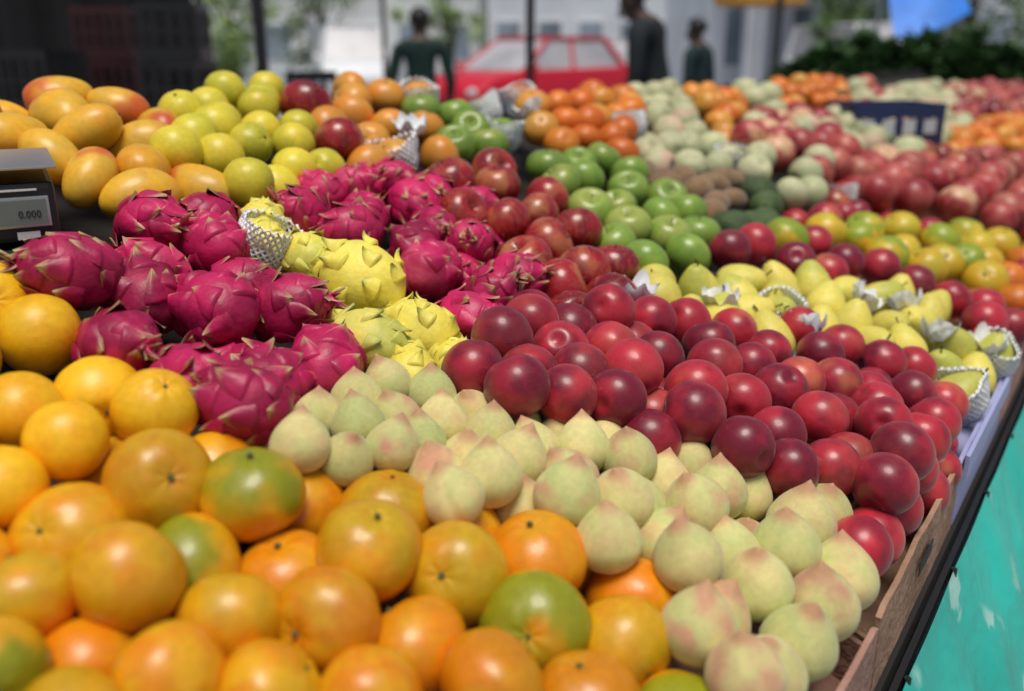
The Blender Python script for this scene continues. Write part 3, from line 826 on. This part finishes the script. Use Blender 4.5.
for i in range(n1 + 1):
    s = S0 + (S1 - S0) * i / n1
    for j in range(n2 + 1):
        t = j / n2
        sag = .006 * abs(math.sin((s - .1) / .22 * PI))
        wv = (.018 * math.sin(s * 21 + 1.2 * math.sin(s * 3)) + .012 * math.sin(s * 47 + t * 2)) * (t ** .6)
        p = W(s, .0965 - .36 * t + wv + .014 * nz(s * 4, t * 3, 0, 2, 3) * min(1, t * 8), .861 - .80 * t - sag * (1 - t))
        vs.append(tuple(p))
for i in range(n1):
    for j in range(n2):
        a = i * (n2 + 1) + j; fs.append((a, a + 1, a + n2 + 2, a + n2 + 1))
me = bpy.data.meshes.new('tarp_skirt'); me.from_pydata(vs, [], fs); me.update(); me.materials.append(M['tarp'])
for p in me.polygons: p.use_smooth = True
tag(link('tarp_skirt', me), 'glossy teal tarp with white print hanging from the stall edge', 'tarp')
def tray(s0, s1, m, label, hi=.0, depth_=.34, group='fruit trays along the stall edge'):
    t = thing('fruit_tray', label, 'tray', (0, 0, 0), 0, group)
    a, bb = .116, .116 + depth_
    slab(s0, s1, a, bb, -.098, -.090).build('bottom', m, t)
    # wavy, worn top edge
    bm = bmesh.new(); n = 24; rows = []
    for i in range(n + 1):
        s = s0 + (s1 - s0) * i / n
        wob = .0035 * nz(s * 9, 0, 0, 3, 5) - (.004 if i in (0, n) else 0)
        out = .0015 * nz(s * 6, 1, 0, 2, 9)
        row = [bm.verts.new(W(s, a + tt + out * zf, Sz(a) + (-.0895 if zf == 0 else -.014 + hi + wob))) for tt, zf in ((0, 0), (0, 1), (.005, 1), (.005, 0))]
        rows.append(row)
    for i in range(n):
        for q in range(4):
            bm.faces.new((rows[i][q], rows[i][(q + 1) % 4], rows[i + 1][(q + 1) % 4], rows[i + 1][q]))
    bm.faces.new(rows[0]); bm.faces.new(rows[-1][::-1])
    bmesh.ops.recalc_face_normals(bm, faces=bm.faces[:])
    me = bpy.data.meshes.new('front_wall'); bm.to_mesh(me); bm.free(); me.materials.append(m); link('front_wall', me, t)
    slab(s0, s1, bb - .006, bb, -.0895, -.05).build('back_wall', m, t)
    for q in (s0, s1 - .006):
        slab(q, q + .006, a + .0065, bb - .0065, -.0895, -.045).build('side_wall', m, t)
    if m is M['lavender']:
        slab(s0, s1, a - .007, a - .0025, -.035, -.005 + hi).build('rim', m, t)
    else:
        mid = (s0 + s1) / 2
        slab(mid - .03, mid + .03, a - .0030, a - .0022, -.052, -.038).build('hand_slot', M['ink'], t)
edges = [(-.42, -.13, 'card', 'brown cardboard tray nearest the camera at the stall edge', 0), (-.126, .16, 'cardpink', 'second cardboard tray along the stall edge from the camera', -.005), (.166, .45, 'card', 'brown cardboard tray holding the nearest pointed peaches', .003),
         (.456, .70, 'cardpink', 'pinkish cardboard tray where peaches meet plums', -.004), (.706, 1.06, 'card', 'brown cardboard tray holding the red plums', .002),
         (1.07, 1.42, 'lavender', 'lavender plastic tray under the pears at the stall edge', 0), (1.43, 1.9, 'cardpink', 'cardboard tray just beyond the lavender tray', 0), (1.91, 2.4, 'card', 'cardboard tray far along the stall edge', 0)]
for a, bb, m, l, hi in edges: tray(a, bb, M[m], l, hi)

# ------------------------------------------------------------------ scale on its crate
def crate(name, label, loc, rz, sx, sy, h, m, group=None, slat=None, cat='crate', lid=False):
    t = thing(name, label, cat, loc, rz, group)
    MB().box((0, 0, .01), (sx - .026, sy - .026, .018)).build('bottom', m, t)
    if lid: MB().box((0, 0, h - .006), (sx - .026, sy - .026, .008)).build('lid', m, t)
    for ax, d, L in ((0, 1, sx), (0, -1, sx), (1, 1, sy), (1, -1, sy)):
        b = MB(); th = .012
        def bx(c, l, zc, hh, thk=th):
            if ax == 0: b.box((c, d * (sy / 2 - th / 2), zc), (l, thk, hh))
            else: b.box((d * (sx / 2 - th / 2), c, zc), (thk, l, hh))
        LL = L if ax == 0 else L - 2 * th - .002
        bx(0, LL, h - .02, .04); bx(0, LL, .03, .06)
        nb = max(3, int(L / .06))
        for i in range(nb + 1):
            c = -LL / 2 + .011 + (LL - .022) * i / nb
            bx(c, .02, h / 2 + .01, h - .102)
        bx(0, LL - .05, h * .52, .018, th * .6)
        b.build('wall', m, t)
        if slat and ax == 0:
            for i in range(nb):
                c = -LL / 2 + .011 + (LL - .022) * (i + .5) / nb
                MB().box((c, d * (sy / 2 - .003), h / 2 + .01), (LL / nb * .55, .004, h - .11)).build('label_strip', slat, t)
    return t
hc = .11
cx2 = np.array((SC.x, SC.y)) - SAX * SCW / 2 + SAY * SCD / 2
crate('plastic_crate', 'dark green crate standing under the weighing scale', (cx2[0], cx2[1], SC.z - hc), SRZ, SCW, SCD, hc, M['greencrate'], lid=True)
cs2 = np.array((SC.x, SC.y)) - SAX * (.1175 * .84 + .002) + SAY * .10
sc = thing('weighing_scale', 'black digital weighing scale with steel pan at left edge', 'scale', (cs2[0], cs2[1], SC.z + .001), SRZ)
sc.scale = (.84, .84, .86)
MB().box((0, 0, .036), (.235, .20, .062)).build('body', M['greybody'], sc, bevel=.006)
for i in (-1, 1):
    for j in (-1, 1): MB().tube((.09 * i, .07 * j, 0), (.09 * i, .07 * j, .006), .012).build('foot', M['rubber'], sc)
MB().box((0, 0, .0745), (.10, .10, .013)).build('pan_support', M['blackplastic'], sc)
MB().box((0, 0, .0825), (.245, .21, .003)).build('pan', M['steel'], sc, bevel=.001)
fy = -.1005
DX = .080
MB().box((DX, fy - .001, .037), (.060, .004, .032)).build('display_frame', M['steel'], sc, bevel=.001)
MB().box((DX, fy - .0035, .037), (.054, .003, .026)).build('display', M['lcd'], sc)
def text(s, size, loc, m, parent, name):
    cu = bpy.data.curves.new(name, 'FONT'); cu.body = s; cu.size = size; cu.align_x = 'CENTER'; cu.align_y = 'CENTER'; cu.extrude = .0003
    o = link('tmp', cu); o2m = bake(o); bpy.data.objects.remove(o)
    o2m.materials.clear(); o2m.materials.append(m)
    q = link(name, o2m, parent); q.location = loc; q.rotation_euler = (PI / 2, 0, 0); return q
text('0.000', .010, (DX + .010, fy - .0056, .035), M['ink'], sc, 'digits')
MB().box((DX + .006, fy - .001, .0125), (.022, .002, .008)).build('sticker', M['whiteink'], sc)
MB().box((DX, fy - .001, .060), (.040, .0014, .002)).build('marking', M['whiteink'], sc)
for i in range(3): MB().box((-.07 + .03 * i, fy - .001, .036), (.018, .003, .012)).build('button', M['whiteplastic'], sc, bevel=.001)

pB = onplane(890, 156, -.04)
crate('plastic_crate', 'navy blue crate with white strips among the far fruit', (pB.x, pB.y + .09, pB.z), .12, .28, .2, .15, M['bluecrate'], None, M['whiteplastic'])
pC = onplane(800, 112, -.05)
cb = thing('cardboard_box', 'open cardboard box holding fruit near the far end of the stall', 'box', (pC.x, pC.y + .1, pC.z), .2)
MB().box((0, 0, .005), (.28, .22, .01)).build('bottom', M['card'], cb)
for d in (-1, 1):
    MB().box((0, d * .107, .040), (.28, .006, .058)).build('side_wall', M['card'], cb)
    MB().box((d * .137, 0, .040), (.006, .207, .058)).build('end_wall', M['card'], cb)

# ------------------------------------------------------------------ background
gm = MB().quad([(-120, -60, 0), (120, -60, 0), (120, 200, 0), (-120, 200, 0)])
tag(gm.build('ground', M['ground']), 'grey concrete market ground', 'ground', None, 'structure')
vs = []; fs = []; n1, n2 = 80, 8  # folded black sheet added in place of the shade inside the left stall
for i in range(n1 + 1):
    x = -5.2 + 3.25 * i / n1
    for j in range(n2 + 1):
        vs.append((x, 5.9 + .05 * math.sin(x * 17) + .02 * math.sin(x * 41), .02 + 2.6 * j / n2))
for i in range(n1):
    for j in range(n2):
        a = i * (n2 + 1) + j; fs.append((a, a + n2 + 1, a + n2 + 2, a + 1))
me = bpy.data.meshes.new('shade_backdrop'); me.from_pydata(vs, [], fs); me.update(); me.materials.append(M['stallshade'])
for p in me.polygons: p.use_smooth = True
cr = tag(link('shade_backdrop', me), 'black curtain closing the stall at far left', 'backdrop')
b = MB(); b.tube((-5.25, 5.9, 2.63), (-1.92, 5.9, 2.63), .025); b.tube((-5.25, 5.9, 0), (-5.25, 5.9, 2.63), .025); b.tube((-1.92, 5.9, 0), (-1.92, 5.9, 2.63), .025)
b.build('backdrop_frame', M['darkmetal'], cr)
def stack(u, t, n, m, what, rz, sx=.30, sy=.4, h=.27, group='crates'):
    p = at(u, 60, t)
    ordn = ['bottom', 'second', 'third', 'fourth', 'fifth', 'sixth', 'seventh']
    for i in range(n):
        lab = '%s, %s' % (what, 'topmost of its stack' if i == n - 1 else ('bottom of its stack' if i == 0 else ordn[i] + ' from bottom of its stack'))
        crate('plastic_crate', lab, (p.x + R.uniform(-.012, .012), p.y, i * h + .001), rz + R.uniform(-.06, .06), sx, sy, h - .002, m, group)
stack(178, 4.6, 6, M['blackplastic'], 'black crate beside the dark curtain', .1, .28, group='black crates stacked at left')
stack(118, 5.0, 6, M['darkred'], 'dark red crate before the curtain', .05, .30, group='dark red crates stacked at left')
stack(310, 4.4, 5, M['blackplastic'], 'black crate behind the persimmons', .2, .24, .3, .26, group='black crates behind the persimmons')
stack(30, 4.3, 5, M['blackplastic'], 'black crate behind the mangoes', -.1, .36, .36, .28, group='black crates behind the mangoes')
def post(u, t, w, label, h=2.9):
    p = at(u, 60, t); po = thing('canopy_post', label, 'post', (p.x, p.y, 0), .2, 'posts holding the market canopy')
    MB().box((0, 0, h / 2 + .02), (w, w, h)).build('shaft', M['darkmetal'], po)
    MB().box((0, 0, .01), (w * 2.4, w * 2.4, .016)).build('base_plate', M['darkmetal'], po)
post(262, 4.4, .055, 'thick dark post at left behind the guavas')
post(530, 6.2, .05, 'dark post in front of the red car')
post(385, 10, .05, 'thin dark post left of the green shirted person')
post(775, 9, .05, 'slim dark post before the pale right building')

def car(label, loc, rz, paint, van=False, name='parked_car', cat='car'):
    t = thing(name, label, cat, loc, rz)
    if van:
        prof = [(2.3, .35), (2.35, .75), (2.2, 1.0), (1.5, 1.15), (-2.3, 1.2), (-2.35, .35)]; cb_, ct = (1.5, -2.3, 1.15), (.75, -2.25, 1.95)
    else:
        prof = [(2.05, .30), (2.1, .55), (2.04, .80), (1.75, .95), (.95, 1.06), (-1.75, 1.10), (-2.0, 1.0), (-2.08, .6), (-2.0, .30)]; cb_, ct = (1.0, -1.8, 1.06), (.2, -1.35, 1.58)
    MB().prism(prof, -.88, .88).build('body', paint, t, bevel=.05, smooth=True)
    wb, wt = .80, .62
    MB().hexa([(cb_[0], -wb, cb_[2]), (cb_[0], wb, cb_[2]), (cb_[1], wb, cb_[2]), (cb_[1], -wb, cb_[2])], [(ct[0], -wt, ct[2]), (ct[0], wt, ct[2]), (ct[1], wt, ct[2]), (ct[1], -wt, ct[2])]).build('window_glass', M['glass'], t, bevel=.02)
    MB().box(((ct[0] + ct[1]) / 2, 0, ct[2] + .025), (ct[0] - ct[1] + .08, wt * 2 + .06, .06)).build('roof', paint, t, bevel=.02)
    for sy in (-1, 1):
        mx = (cb_[0] + cb_[1]) / 2 + .1
        MB().tube((cb_[0], sy * (wb + .005), cb_[2]), (ct[0], sy * (wt + .005), ct[2]), .035).build('pillar', paint, t)
        MB().tube((cb_[1], sy * (wb + .005), cb_[2]), (ct[1], sy * (wt + .005), ct[2]), .06).build('pillar', paint, t)
        MB().tube((mx, sy * (wb + .005), cb_[2]), (mx - .1, sy * (wt + .01), ct[2]), .035).build('pillar', paint, t)
        MB().ball((cb_[0] - .12, sy * .95, cb_[2] + .07), (.06, .1, .07), 6).build('mirror', paint, t, smooth=True)
        MB().ball((2.0, sy * .64, .72), (.10, .17, .085), 8).build('headlight', M['lamp'], t, smooth=True)
        MB().box((-2.05, sy * .7, .78), (.06, .2, .16)).build('tail_light', M['darkred'], t, bevel=.01)
        for x in (1.3, -1.3):
            w = MB().tube((x, sy * .72, .31), (x, sy * .91, .31), .31, None, 24).build('wheel', M['rubber'], t)
            MB().tube((x, sy * .91, .31), (x, sy * .92, .31), .19, None, 16).build('rim', M['steel'], w)
    MB().box((2.08, 0, .5), (.05, .9, .14)).build('grille', M['blackplastic'], t, bevel=.01)
    MB().box((2.10, 0, .36), (.03, .4, .1)).build('number_plate', M['whiteink'], t)
    return t
pc = at(530, 60, 16.5)
car('red parked car seen from its front beyond the stall', (pc.x, pc.y, 0), math.radians(-135), M['carred'])
pc = at(618, 60, 22)
car('pale silver parked car partly behind the person in black', (pc.x, pc.y, 0), math.radians(-95), M['carsilver'])
pv = at(352, 60, 23)
car('white van parked behind the green shirted person', (pv.x, pv.y, 0), math.radians(-75), M['vanwhite'], True, 'parked_van', 'van')
pv = at(862, 40, 22)
car('white van parked beside the blue awning', (pv.x, pv.y, 0), math.radians(-80), M['vanwhite'], True, 'parked_van', 'van')

def person(label, loc, rz, shirt, lean=0.0, headtilt=0.0, hgt=1.0, bulk=1.0):
    J = {}; Vv = []; Ed = []; Ra = []
    def add(n, p, r, par=None):
        J[n] = len(Vv); Vv.append(Vector(p)); Ra.append(r)
        if par: Ed.append((J[par], J[n]))
    b_ = bulk
    add('pelvis', (0, 0, .95), (.155 * b_, .115 * b_)); add('waist', (0, .01, 1.10), (.14 * b_, .105 * b_), 'pelvis'); add('chest', (0, .01, 1.30), (.165 * b_, .12 * b_), 'waist'); add('upper', (0, 0, 1.42), (.13 * b_, .095 * b_), 'chest')
    add('neck', (0, .01, 1.50), (.062, .062), 'upper'); add('jaw', (0, .035, 1.56), (.066, .072), 'neck'); add('head', (0, .02, 1.64), (.076, .092), 'jaw'); add('crown', (0, .01, 1.70), (.060, .07), 'head')
    for s, n in ((1, 'l'), (-1, 'r')):
        add('sh' + n, (s * .195 * b_, 0, 1.42), (.07 * b_, .07 * b_), 'upper'); add('el' + n, (s * .26 * b_, -.02, 1.13), (.052 * b_, .052 * b_), 'sh' + n); add('wr' + n, (s * .24, .10, .90), (.030, .030), 'el' + n); add('pa' + n, (s * .235, .13, .83), (.032, .022), 'wr' + n)
        for q in range(4):
            add('f%d%s' % (q, n), (s * .235, .10 + .022 * q, .76), (.010, .010), 'pa' + n); add('g%d%s' % (q, n), (s * .222, .105 + .022 * q, .735 + .006 * abs(q - 1)), (.008, .008), 'f%d%s' % (q, n))
        add('th' + n, (s * .21, .175, .82), (.011, .011), 'pa' + n)
        add('hip' + n, (s * .095, 0, .88), (.095, .1), 'pelvis'); add('kn' + n, (s * .10, .02, .49), (.06, .062), 'hip' + n); add('an' + n, (s * .10, -.02, .09), (.04, .042), 'kn' + n); add('to' + n, (s * .11, .15, .04), (.042, .032), 'an' + n)
    rl = Matrix.Rotation(-lean, 3, 'X'); piv = Vector((0, 0, .95)); rh = Matrix.Rotation(-headtilt, 3, 'X'); pn = Vector((0, .01, 1.5))
    def pose(p):
        p = Vector(p)
        if p.z > 1.5: p = rh @ (p - pn) + pn
        if p.z > .95: p = rl @ (p - piv) + piv
        return p
    armz = [n for n in J if n[:2] in ('el', 'wr', 'pa', 'th') or n[0] in 'fg']
    sh_shift = {n: (rl @ (Vv[J['sh' + n[-1]]] - piv) + piv) - Vv[J['sh' + n[-1]]] for n in armz}
    newV = []
    inv = {i: n for n, i in J.items()}
    for i, p in enumerate(Vv):
        n = inv[i]
        newV.append(p + sh_shift[n] if n in armz else pose(p))
    me = bpy.data.meshes.new('person'); me.from_pydata([tuple(p) for p in newV], Ed, []); me.update()
    o = link('tmp', me); md = o.modifiers.new('s', 'SKIN')
    for i, sv in enumerate(me.skin_vertices[0].data):
        sv.radius = Ra[i]; sv.use_root = (i == 0)
    sb = o.modifiers.new('d', 'SUBSURF'); sb.levels = 2; sb.render_levels = 2
    res = bake(o); bpy.data.objects.remove(o); res.name = 'person'
    res.materials.clear()
    for m in (M['skin'], shirt, M['trousers'], M['shoe']): res.materials.append(m)
    Pj = np.array([tuple(p) for p in newV]); names = [inv[i] for i in range(len(newV))]
    for p in res.polygons:
        p.use_smooth = True
        c = np.array(p.center); k = names[int(((Pj - c) ** 2).sum(1).argmin())]
        if k in ('neck', 'jaw', 'head', 'crown') or k[:2] in ('wr', 'pa', 'th') or k[0] in 'fg': p.material_index = 0
        elif k[:2] in ('kn', 'hi') or k == 'pelvis': p.material_index = 2
        elif k[:2] in ('an', 'to'): p.material_index = 3
        else: p.material_index = 1
    t = link('person', res); t.location = loc; t.rotation_euler = (0, 0, rz); t.scale = (hgt,) * 3
    tag(t, label, 'person')
    rot = (rl @ rh).to_4x4()
    bm = bmesh.new(); bmesh.ops.create_uvsphere(bm, u_segments=20, v_segments=14, radius=1, matrix=Matrix.Diagonal((.092, .112, .108, 1)))
    for v in list(bm.verts):
        if (v.co.y > .045 and v.co.z < .055) or v.co.z < -.06: bm.verts.remove(v)
    me = bpy.data.meshes.new('hair'); bm.to_mesh(me); bm.free(); me.materials.append(M['hair'])
    for p in me.polygons: p.use_smooth = True
    h = link('hair', me, t); h.matrix_local = Matrix.Translation(pose((0, .005, 1.655))) @ rot
    def face(nm, pos, size, m):
        e = MB().ball((0, 0, 0), size, 6).build(nm, m, t, smooth=True); e.matrix_local = Matrix.Translation(pose(pos)) @ rot
    for s in (-1, 1):
        face('ear', (s * .083, .01, 1.625), (.012, .022, .032), M['skin']); face('eye', (s * .032, .100, 1.635), (.013, .01, .009), M['ink'])
    face('nose', (0, .118, 1.605), (.014, .02, .024), M['skin']); face('mouth', (0, .100, 1.565), (.024, .008, .007), M['darkred'])
    return t
p = at(421, 60, 7.8); person('person in dark green shirt standing with back turned before the van', (p.x, p.y, 0), .15, M['shirtgreen'], .05, .18)
p = at(664, 60, 6.2); person('person in black shirt leaning forward beside the red car', (p.x, p.y, 0), math.radians(65), M['shirtblack'], .26, .3, 1.08, 1.03)
p = at(701, 60, 8.8); person('person in dark teal top standing farther back at right', (p.x, p.y, 0), math.radians(50), M['shirtteal'], .06, .15, .97, .95)

def building(label, x0, x1, y, h, wall, wins, colm=0, dep=8):
    t = thing('building', label, 'building', ((x0 + x1) / 2, y, 0))
    w = x1 - x0
    MB().box((0, dep / 2, h / 2), (w, dep, h)).build('wall', wall, t)
    MB().box((0, -.1, h - .2), (w + .3, .3, .3)).build('cornice', M['frame'], t)
    MB().box((0, -.06, .25), (w + .02, .16, .5)).build('plinth', M['wallgrey'], t)
    for fl in range(int(h // 3)):
        for i in range(wins):
            cx = -w / 2 + w * (i + .5) / wins; ww = w / wins * .55
            f = MB().box((cx, -.03, 3 * fl + 1.75), (ww + .16, .1, 1.7)).build('window', M['frame'], t)
            MB().box((cx, -.06, 3 * fl + 1.75), (ww, .08, 1.54)).build('pane', M['pane'], f)
    for i in range(colm):
        cx = -w / 2 + w * (i + .5) / colm
        MB().box((cx, -1.1, 1.7), (.5, .5, 3.4)).build('column', M['wallgrey'], t)
    if colm:
        MB().box((0, -.75, 3.6), (w, 1.4, .38)).build('porch_slab', M['frame'], t)
building('long cream building behind the white van', -16, -1.5, 44, 7, M['wallcream'], 7)
building('pale blue building behind the red car', -1, 7.6, 40, 9, M['wallpale'], 5)
building('pale building with square grey columns at right', 5.6, 13.2, 27, 8, M['wallpale'], 4, 4)
building('grey building at the right edge', 13.8, 30, 30, 9, M['wallgrey'], 7)
def tree(label, u, t, hh, rad, m, seed, z0=.9):
    p = at(u, 50, t); r_ = random.Random(seed)
    tr = thing('leafy_tree', label, 'tree', (p.x, p.y, 0))
    b = MB(); b.tube((0, 0, 0), (.05, 0, hh * .45), .16, .10, 10)
    for i in range(6):
        a = i * 1.05 + r_.uniform(-.3, .3); b.tube((.05, 0, hh * (.3 + .03 * i)), (math.cos(a) * rad * .6, math.sin(a) * rad * .6, hh * (.55 + .06 * i)), .05, .015, 6)
    b.build('trunk', M['bark'], tr)
    bm = bmesh.new(); cl = [(Vector((r_.gauss(0, .45) * rad, r_.gauss(0, .45) * rad, z0 + (hh - z0) * r_.random())), rad * r_.uniform(.22, .42)) for i in range(34)]
    for i in range(3600):
        c, cr_ = cl[r_.randrange(len(cl))]
        q = c + Vector((r_.gauss(0, .5), r_.gauss(0, .5), r_.gauss(0, .45))) * cr_
        d = Vector((r_.uniform(-1, 1), r_.uniform(-1, 1), r_.uniform(-.6, .6))).normalized(); e = d.orthogonal().normalized(); s = r_.uniform(.05, .12)
        bm.faces.new([bm.verts.new(q - d * s), bm.verts.new(q + e * s * .5), bm.verts.new(q + d * s), bm.verts.new(q - e * s * .5)])
    me = bpy.data.meshes.new('crown'); bm.to_mesh(me); bm.free(); me.materials.append(m); link('crown', me, tr)
tree('light green tree between the crates and the left post', 232, 24, 4.5, 1.6, M['leaflight'], 1)
tree('green tree behind the persimmon heap', 322, 32, 5.5, 1.8, M['leaf'], 2)
tree('small tree behind the green shirted person', 450, 34, 5, 1.2, M['leaflight'], 3, 1.6)
tree('dark tree behind the leafy vegetables', 840, 23, 4.5, 1.2, M['leaf'], 4)
tree('dark tree right of the blue awning', 965, 22, 5, 1.4, M['leaf'], 5, 1.3)
pa = at(912, 20, 9)
aw = thing('blue_awning', 'bright blue tarp awning hanging at upper right', 'awning', (pa.x, pa.y, 0), -.1)
vs = []; fs = []
for i in range(13):
    for j in range(9):
        x = -.32 + .66 * i / 12; t = j / 8
        vs.append((x, -.6 * t, 2.15 - t * (.66 - .25 * (i / 12)) - .05 * math.sin(PI * i / 12)))
for i in range(12):
    for j in range(8):
        a = i * 9 + j; fs.append((a, a + 1, a + 10, a + 9))
me = bpy.data.meshes.new('tarp_sheet'); me.from_pydata(vs, [], fs); me.update(); me.materials.append(M['bluetarp']); link('tarp_sheet', me, aw)
for x in (-.33, .35): MB().tube((x, 0, 0), (x, 0, 2.2), .018).build('pole', M['steel'], aw)
pu = at(760, 5, 14)
um = thing('market_umbrella', 'orange market umbrella whose rim shows at the top', 'umbrella', (pu.x, pu.y, 0))
b = MB(); n = 8; rim = [(.72 * math.cos(2 * PI * i / n), .72 * math.sin(2 * PI * i / n), 2.20) for i in range(n)]
for i in range(n):
    b.bm.faces.new([b.bm.verts.new(rim[i]), b.bm.verts.new(rim[(i + 1) % n]), b.bm.verts.new((0, 0, 2.6))])
b.build('canopy', M['orangecloth'], um)
b = MB()
for i in range(n):
    p0, p1 = Vector(rim[i]), Vector(rim[(i + 1) % n]); b.quad([p0, p1, p1 - Vector((0, 0, .13)), p0 - Vector((0, 0, .13))])
b.build('valance', M['orangecloth'], um)
MB().tube((0, 0, 0), (0, 0, 2.6), .02).build('pole', M['steel'], um)
pvg = at(925, 95, 5.9)
VH = 1.17
vgt = thing('vegetable_stand', 'dark table holding the heap of leafy greens', 'table', (pvg.x, pvg.y + .2, 0), -.35)
MB().box((0, 0, VH - .02), (1.7, .8, .03)).build('tabletop', M['board'], vgt)
for x in (-.8, .8):
    for y in (-.35, .35): MB().tube((x, y, 0), (x, y, VH - .036), .025).build('leg', M['darkmetal'], vgt)
def bunch_mesh(seed):
    r_ = random.Random(seed); bm = bmesh.new()
    for i in range(80):
        a = r_.uniform(0, 2 * PI); el = r_.uniform(-.1, 1.3); L = r_.uniform(.12, .22)
        d = Vector((math.cos(a) * math.cos(el), math.sin(a) * math.cos(el), math.sin(el))); e = d.cross(Vector((0, 0, 1))).normalized()
        o0 = d * .02; w = r_.uniform(.02, .05)
        row = []
        for k in range(5):
            t = k / 4; wd = w * math.sin(PI * min(1, .08 + t * .92)) + .002
            c = o0 + d * L * t - Vector((0, 0, .06 * t * t))
            row.append((bm.verts.new(c - e * wd + Vector((0, 0, .012))), bm.verts.new(c), bm.verts.new(c + e * wd + Vector((0, 0, .012)))))
        for k in range(4):
            for q in (0, 1): bm.faces.new((row[k][q], row[k][q + 1], row[k + 1][q + 1], row[k + 1][q]))
    me = bpy.data.meshes.new('leafy_bunch'); bm.to_mesh(me); bm.free(); me.materials.append(M['veg'])
    return me
bms = [bunch_mesh(s) for s in (1, 2, 3)]
cz, sz_ = math.cos(-.35), math.sin(-.35)
k = 0
LAYN = ['bottom layer', 'second layer', 'third layer', 'very top']
for lay, (nx, ny, z) in enumerate(((8, 4, VH), (7, 3, VH + .08), (5, 2, VH + .15), (3, 1, VH + .21))):
    for i in range(nx):
        for j in range(ny):
            x = (-.5 + (i + .5) / nx) * 1.65 * (1 - .12 * lay) + R.uniform(-.05, .05); y = (-.5 + (j + .5) / ny) * .75 * (1 - .12 * lay) + R.uniform(-.03, .03)
            o = link('leafy_bunch', bms[k % 3]); k += 1
            o.location = (pvg.x + x * cz - y * sz_, pvg.y + .2 + x * sz_ + y * cz, z + R.uniform(-.015, .02)); o.rotation_euler = (R.uniform(-.3, .3), R.uniform(-.3, .3), R.uniform(0, 6))
            tag(o, 'dark leafy bunch in the %s of the greens heap' % LAYN[lay], 'leafy greens', 'leafy bunches, %s' % LAYN[lay])

# ------------------------------------------------------------------ light, world, camera
d = Vector((.02, -.24, .96)).normalized()
sun = bpy.data.lights.new('sun', 'SUN'); sun.energy = 2.6; sun.angle = math.radians(26); sun.color = (1, .95, .87)
so = bpy.data.objects.new('sun', sun); col.objects.link(so); so.rotation_mode = 'QUATERNION'; so.rotation_quaternion = d.to_track_quat('Z', 'Y'); so.location = (0, 0, 8)
w = bpy.data.worlds.new('World'); scene.world = w; w.use_nodes = True
nt = w.node_tree; bg = nt.nodes['Background']
sky = nt.nodes.new('ShaderNodeTexSky'); sky.sky_type = 'NISHITA'; sky.sun_disc = False
sky.sun_elevation = math.asin(d.z); sky.sun_rotation = math.atan2(d.x, d.y)
sky.air_density = 1.0; sky.dust_density = 3.5; sky.ozone_density = 1.0
nt.links.new(sky.outputs[0], bg.inputs[0]); bg.inputs[1].default_value = .08
scene.view_settings.view_transform = 'Standard'; scene.view_settings.look = 'None'; scene.view_settings.exposure = 0
cam = bpy.data.cameras.new('camera'); co = bpy.data.objects.new('camera', cam); col.objects.link(co)
co.location = CAM; co.rotation_euler = (PI / 2 - PITCH, 0, 0)
cam.sensor_width = 36; cam.lens = F * 36 / 1024; cam.clip_start = .02; cam.clip_end = 500
cam.dof.use_dof = True; cam.dof.focus_distance = .88; cam.dof.aperture_fstop = 2.8
scene.camera = co
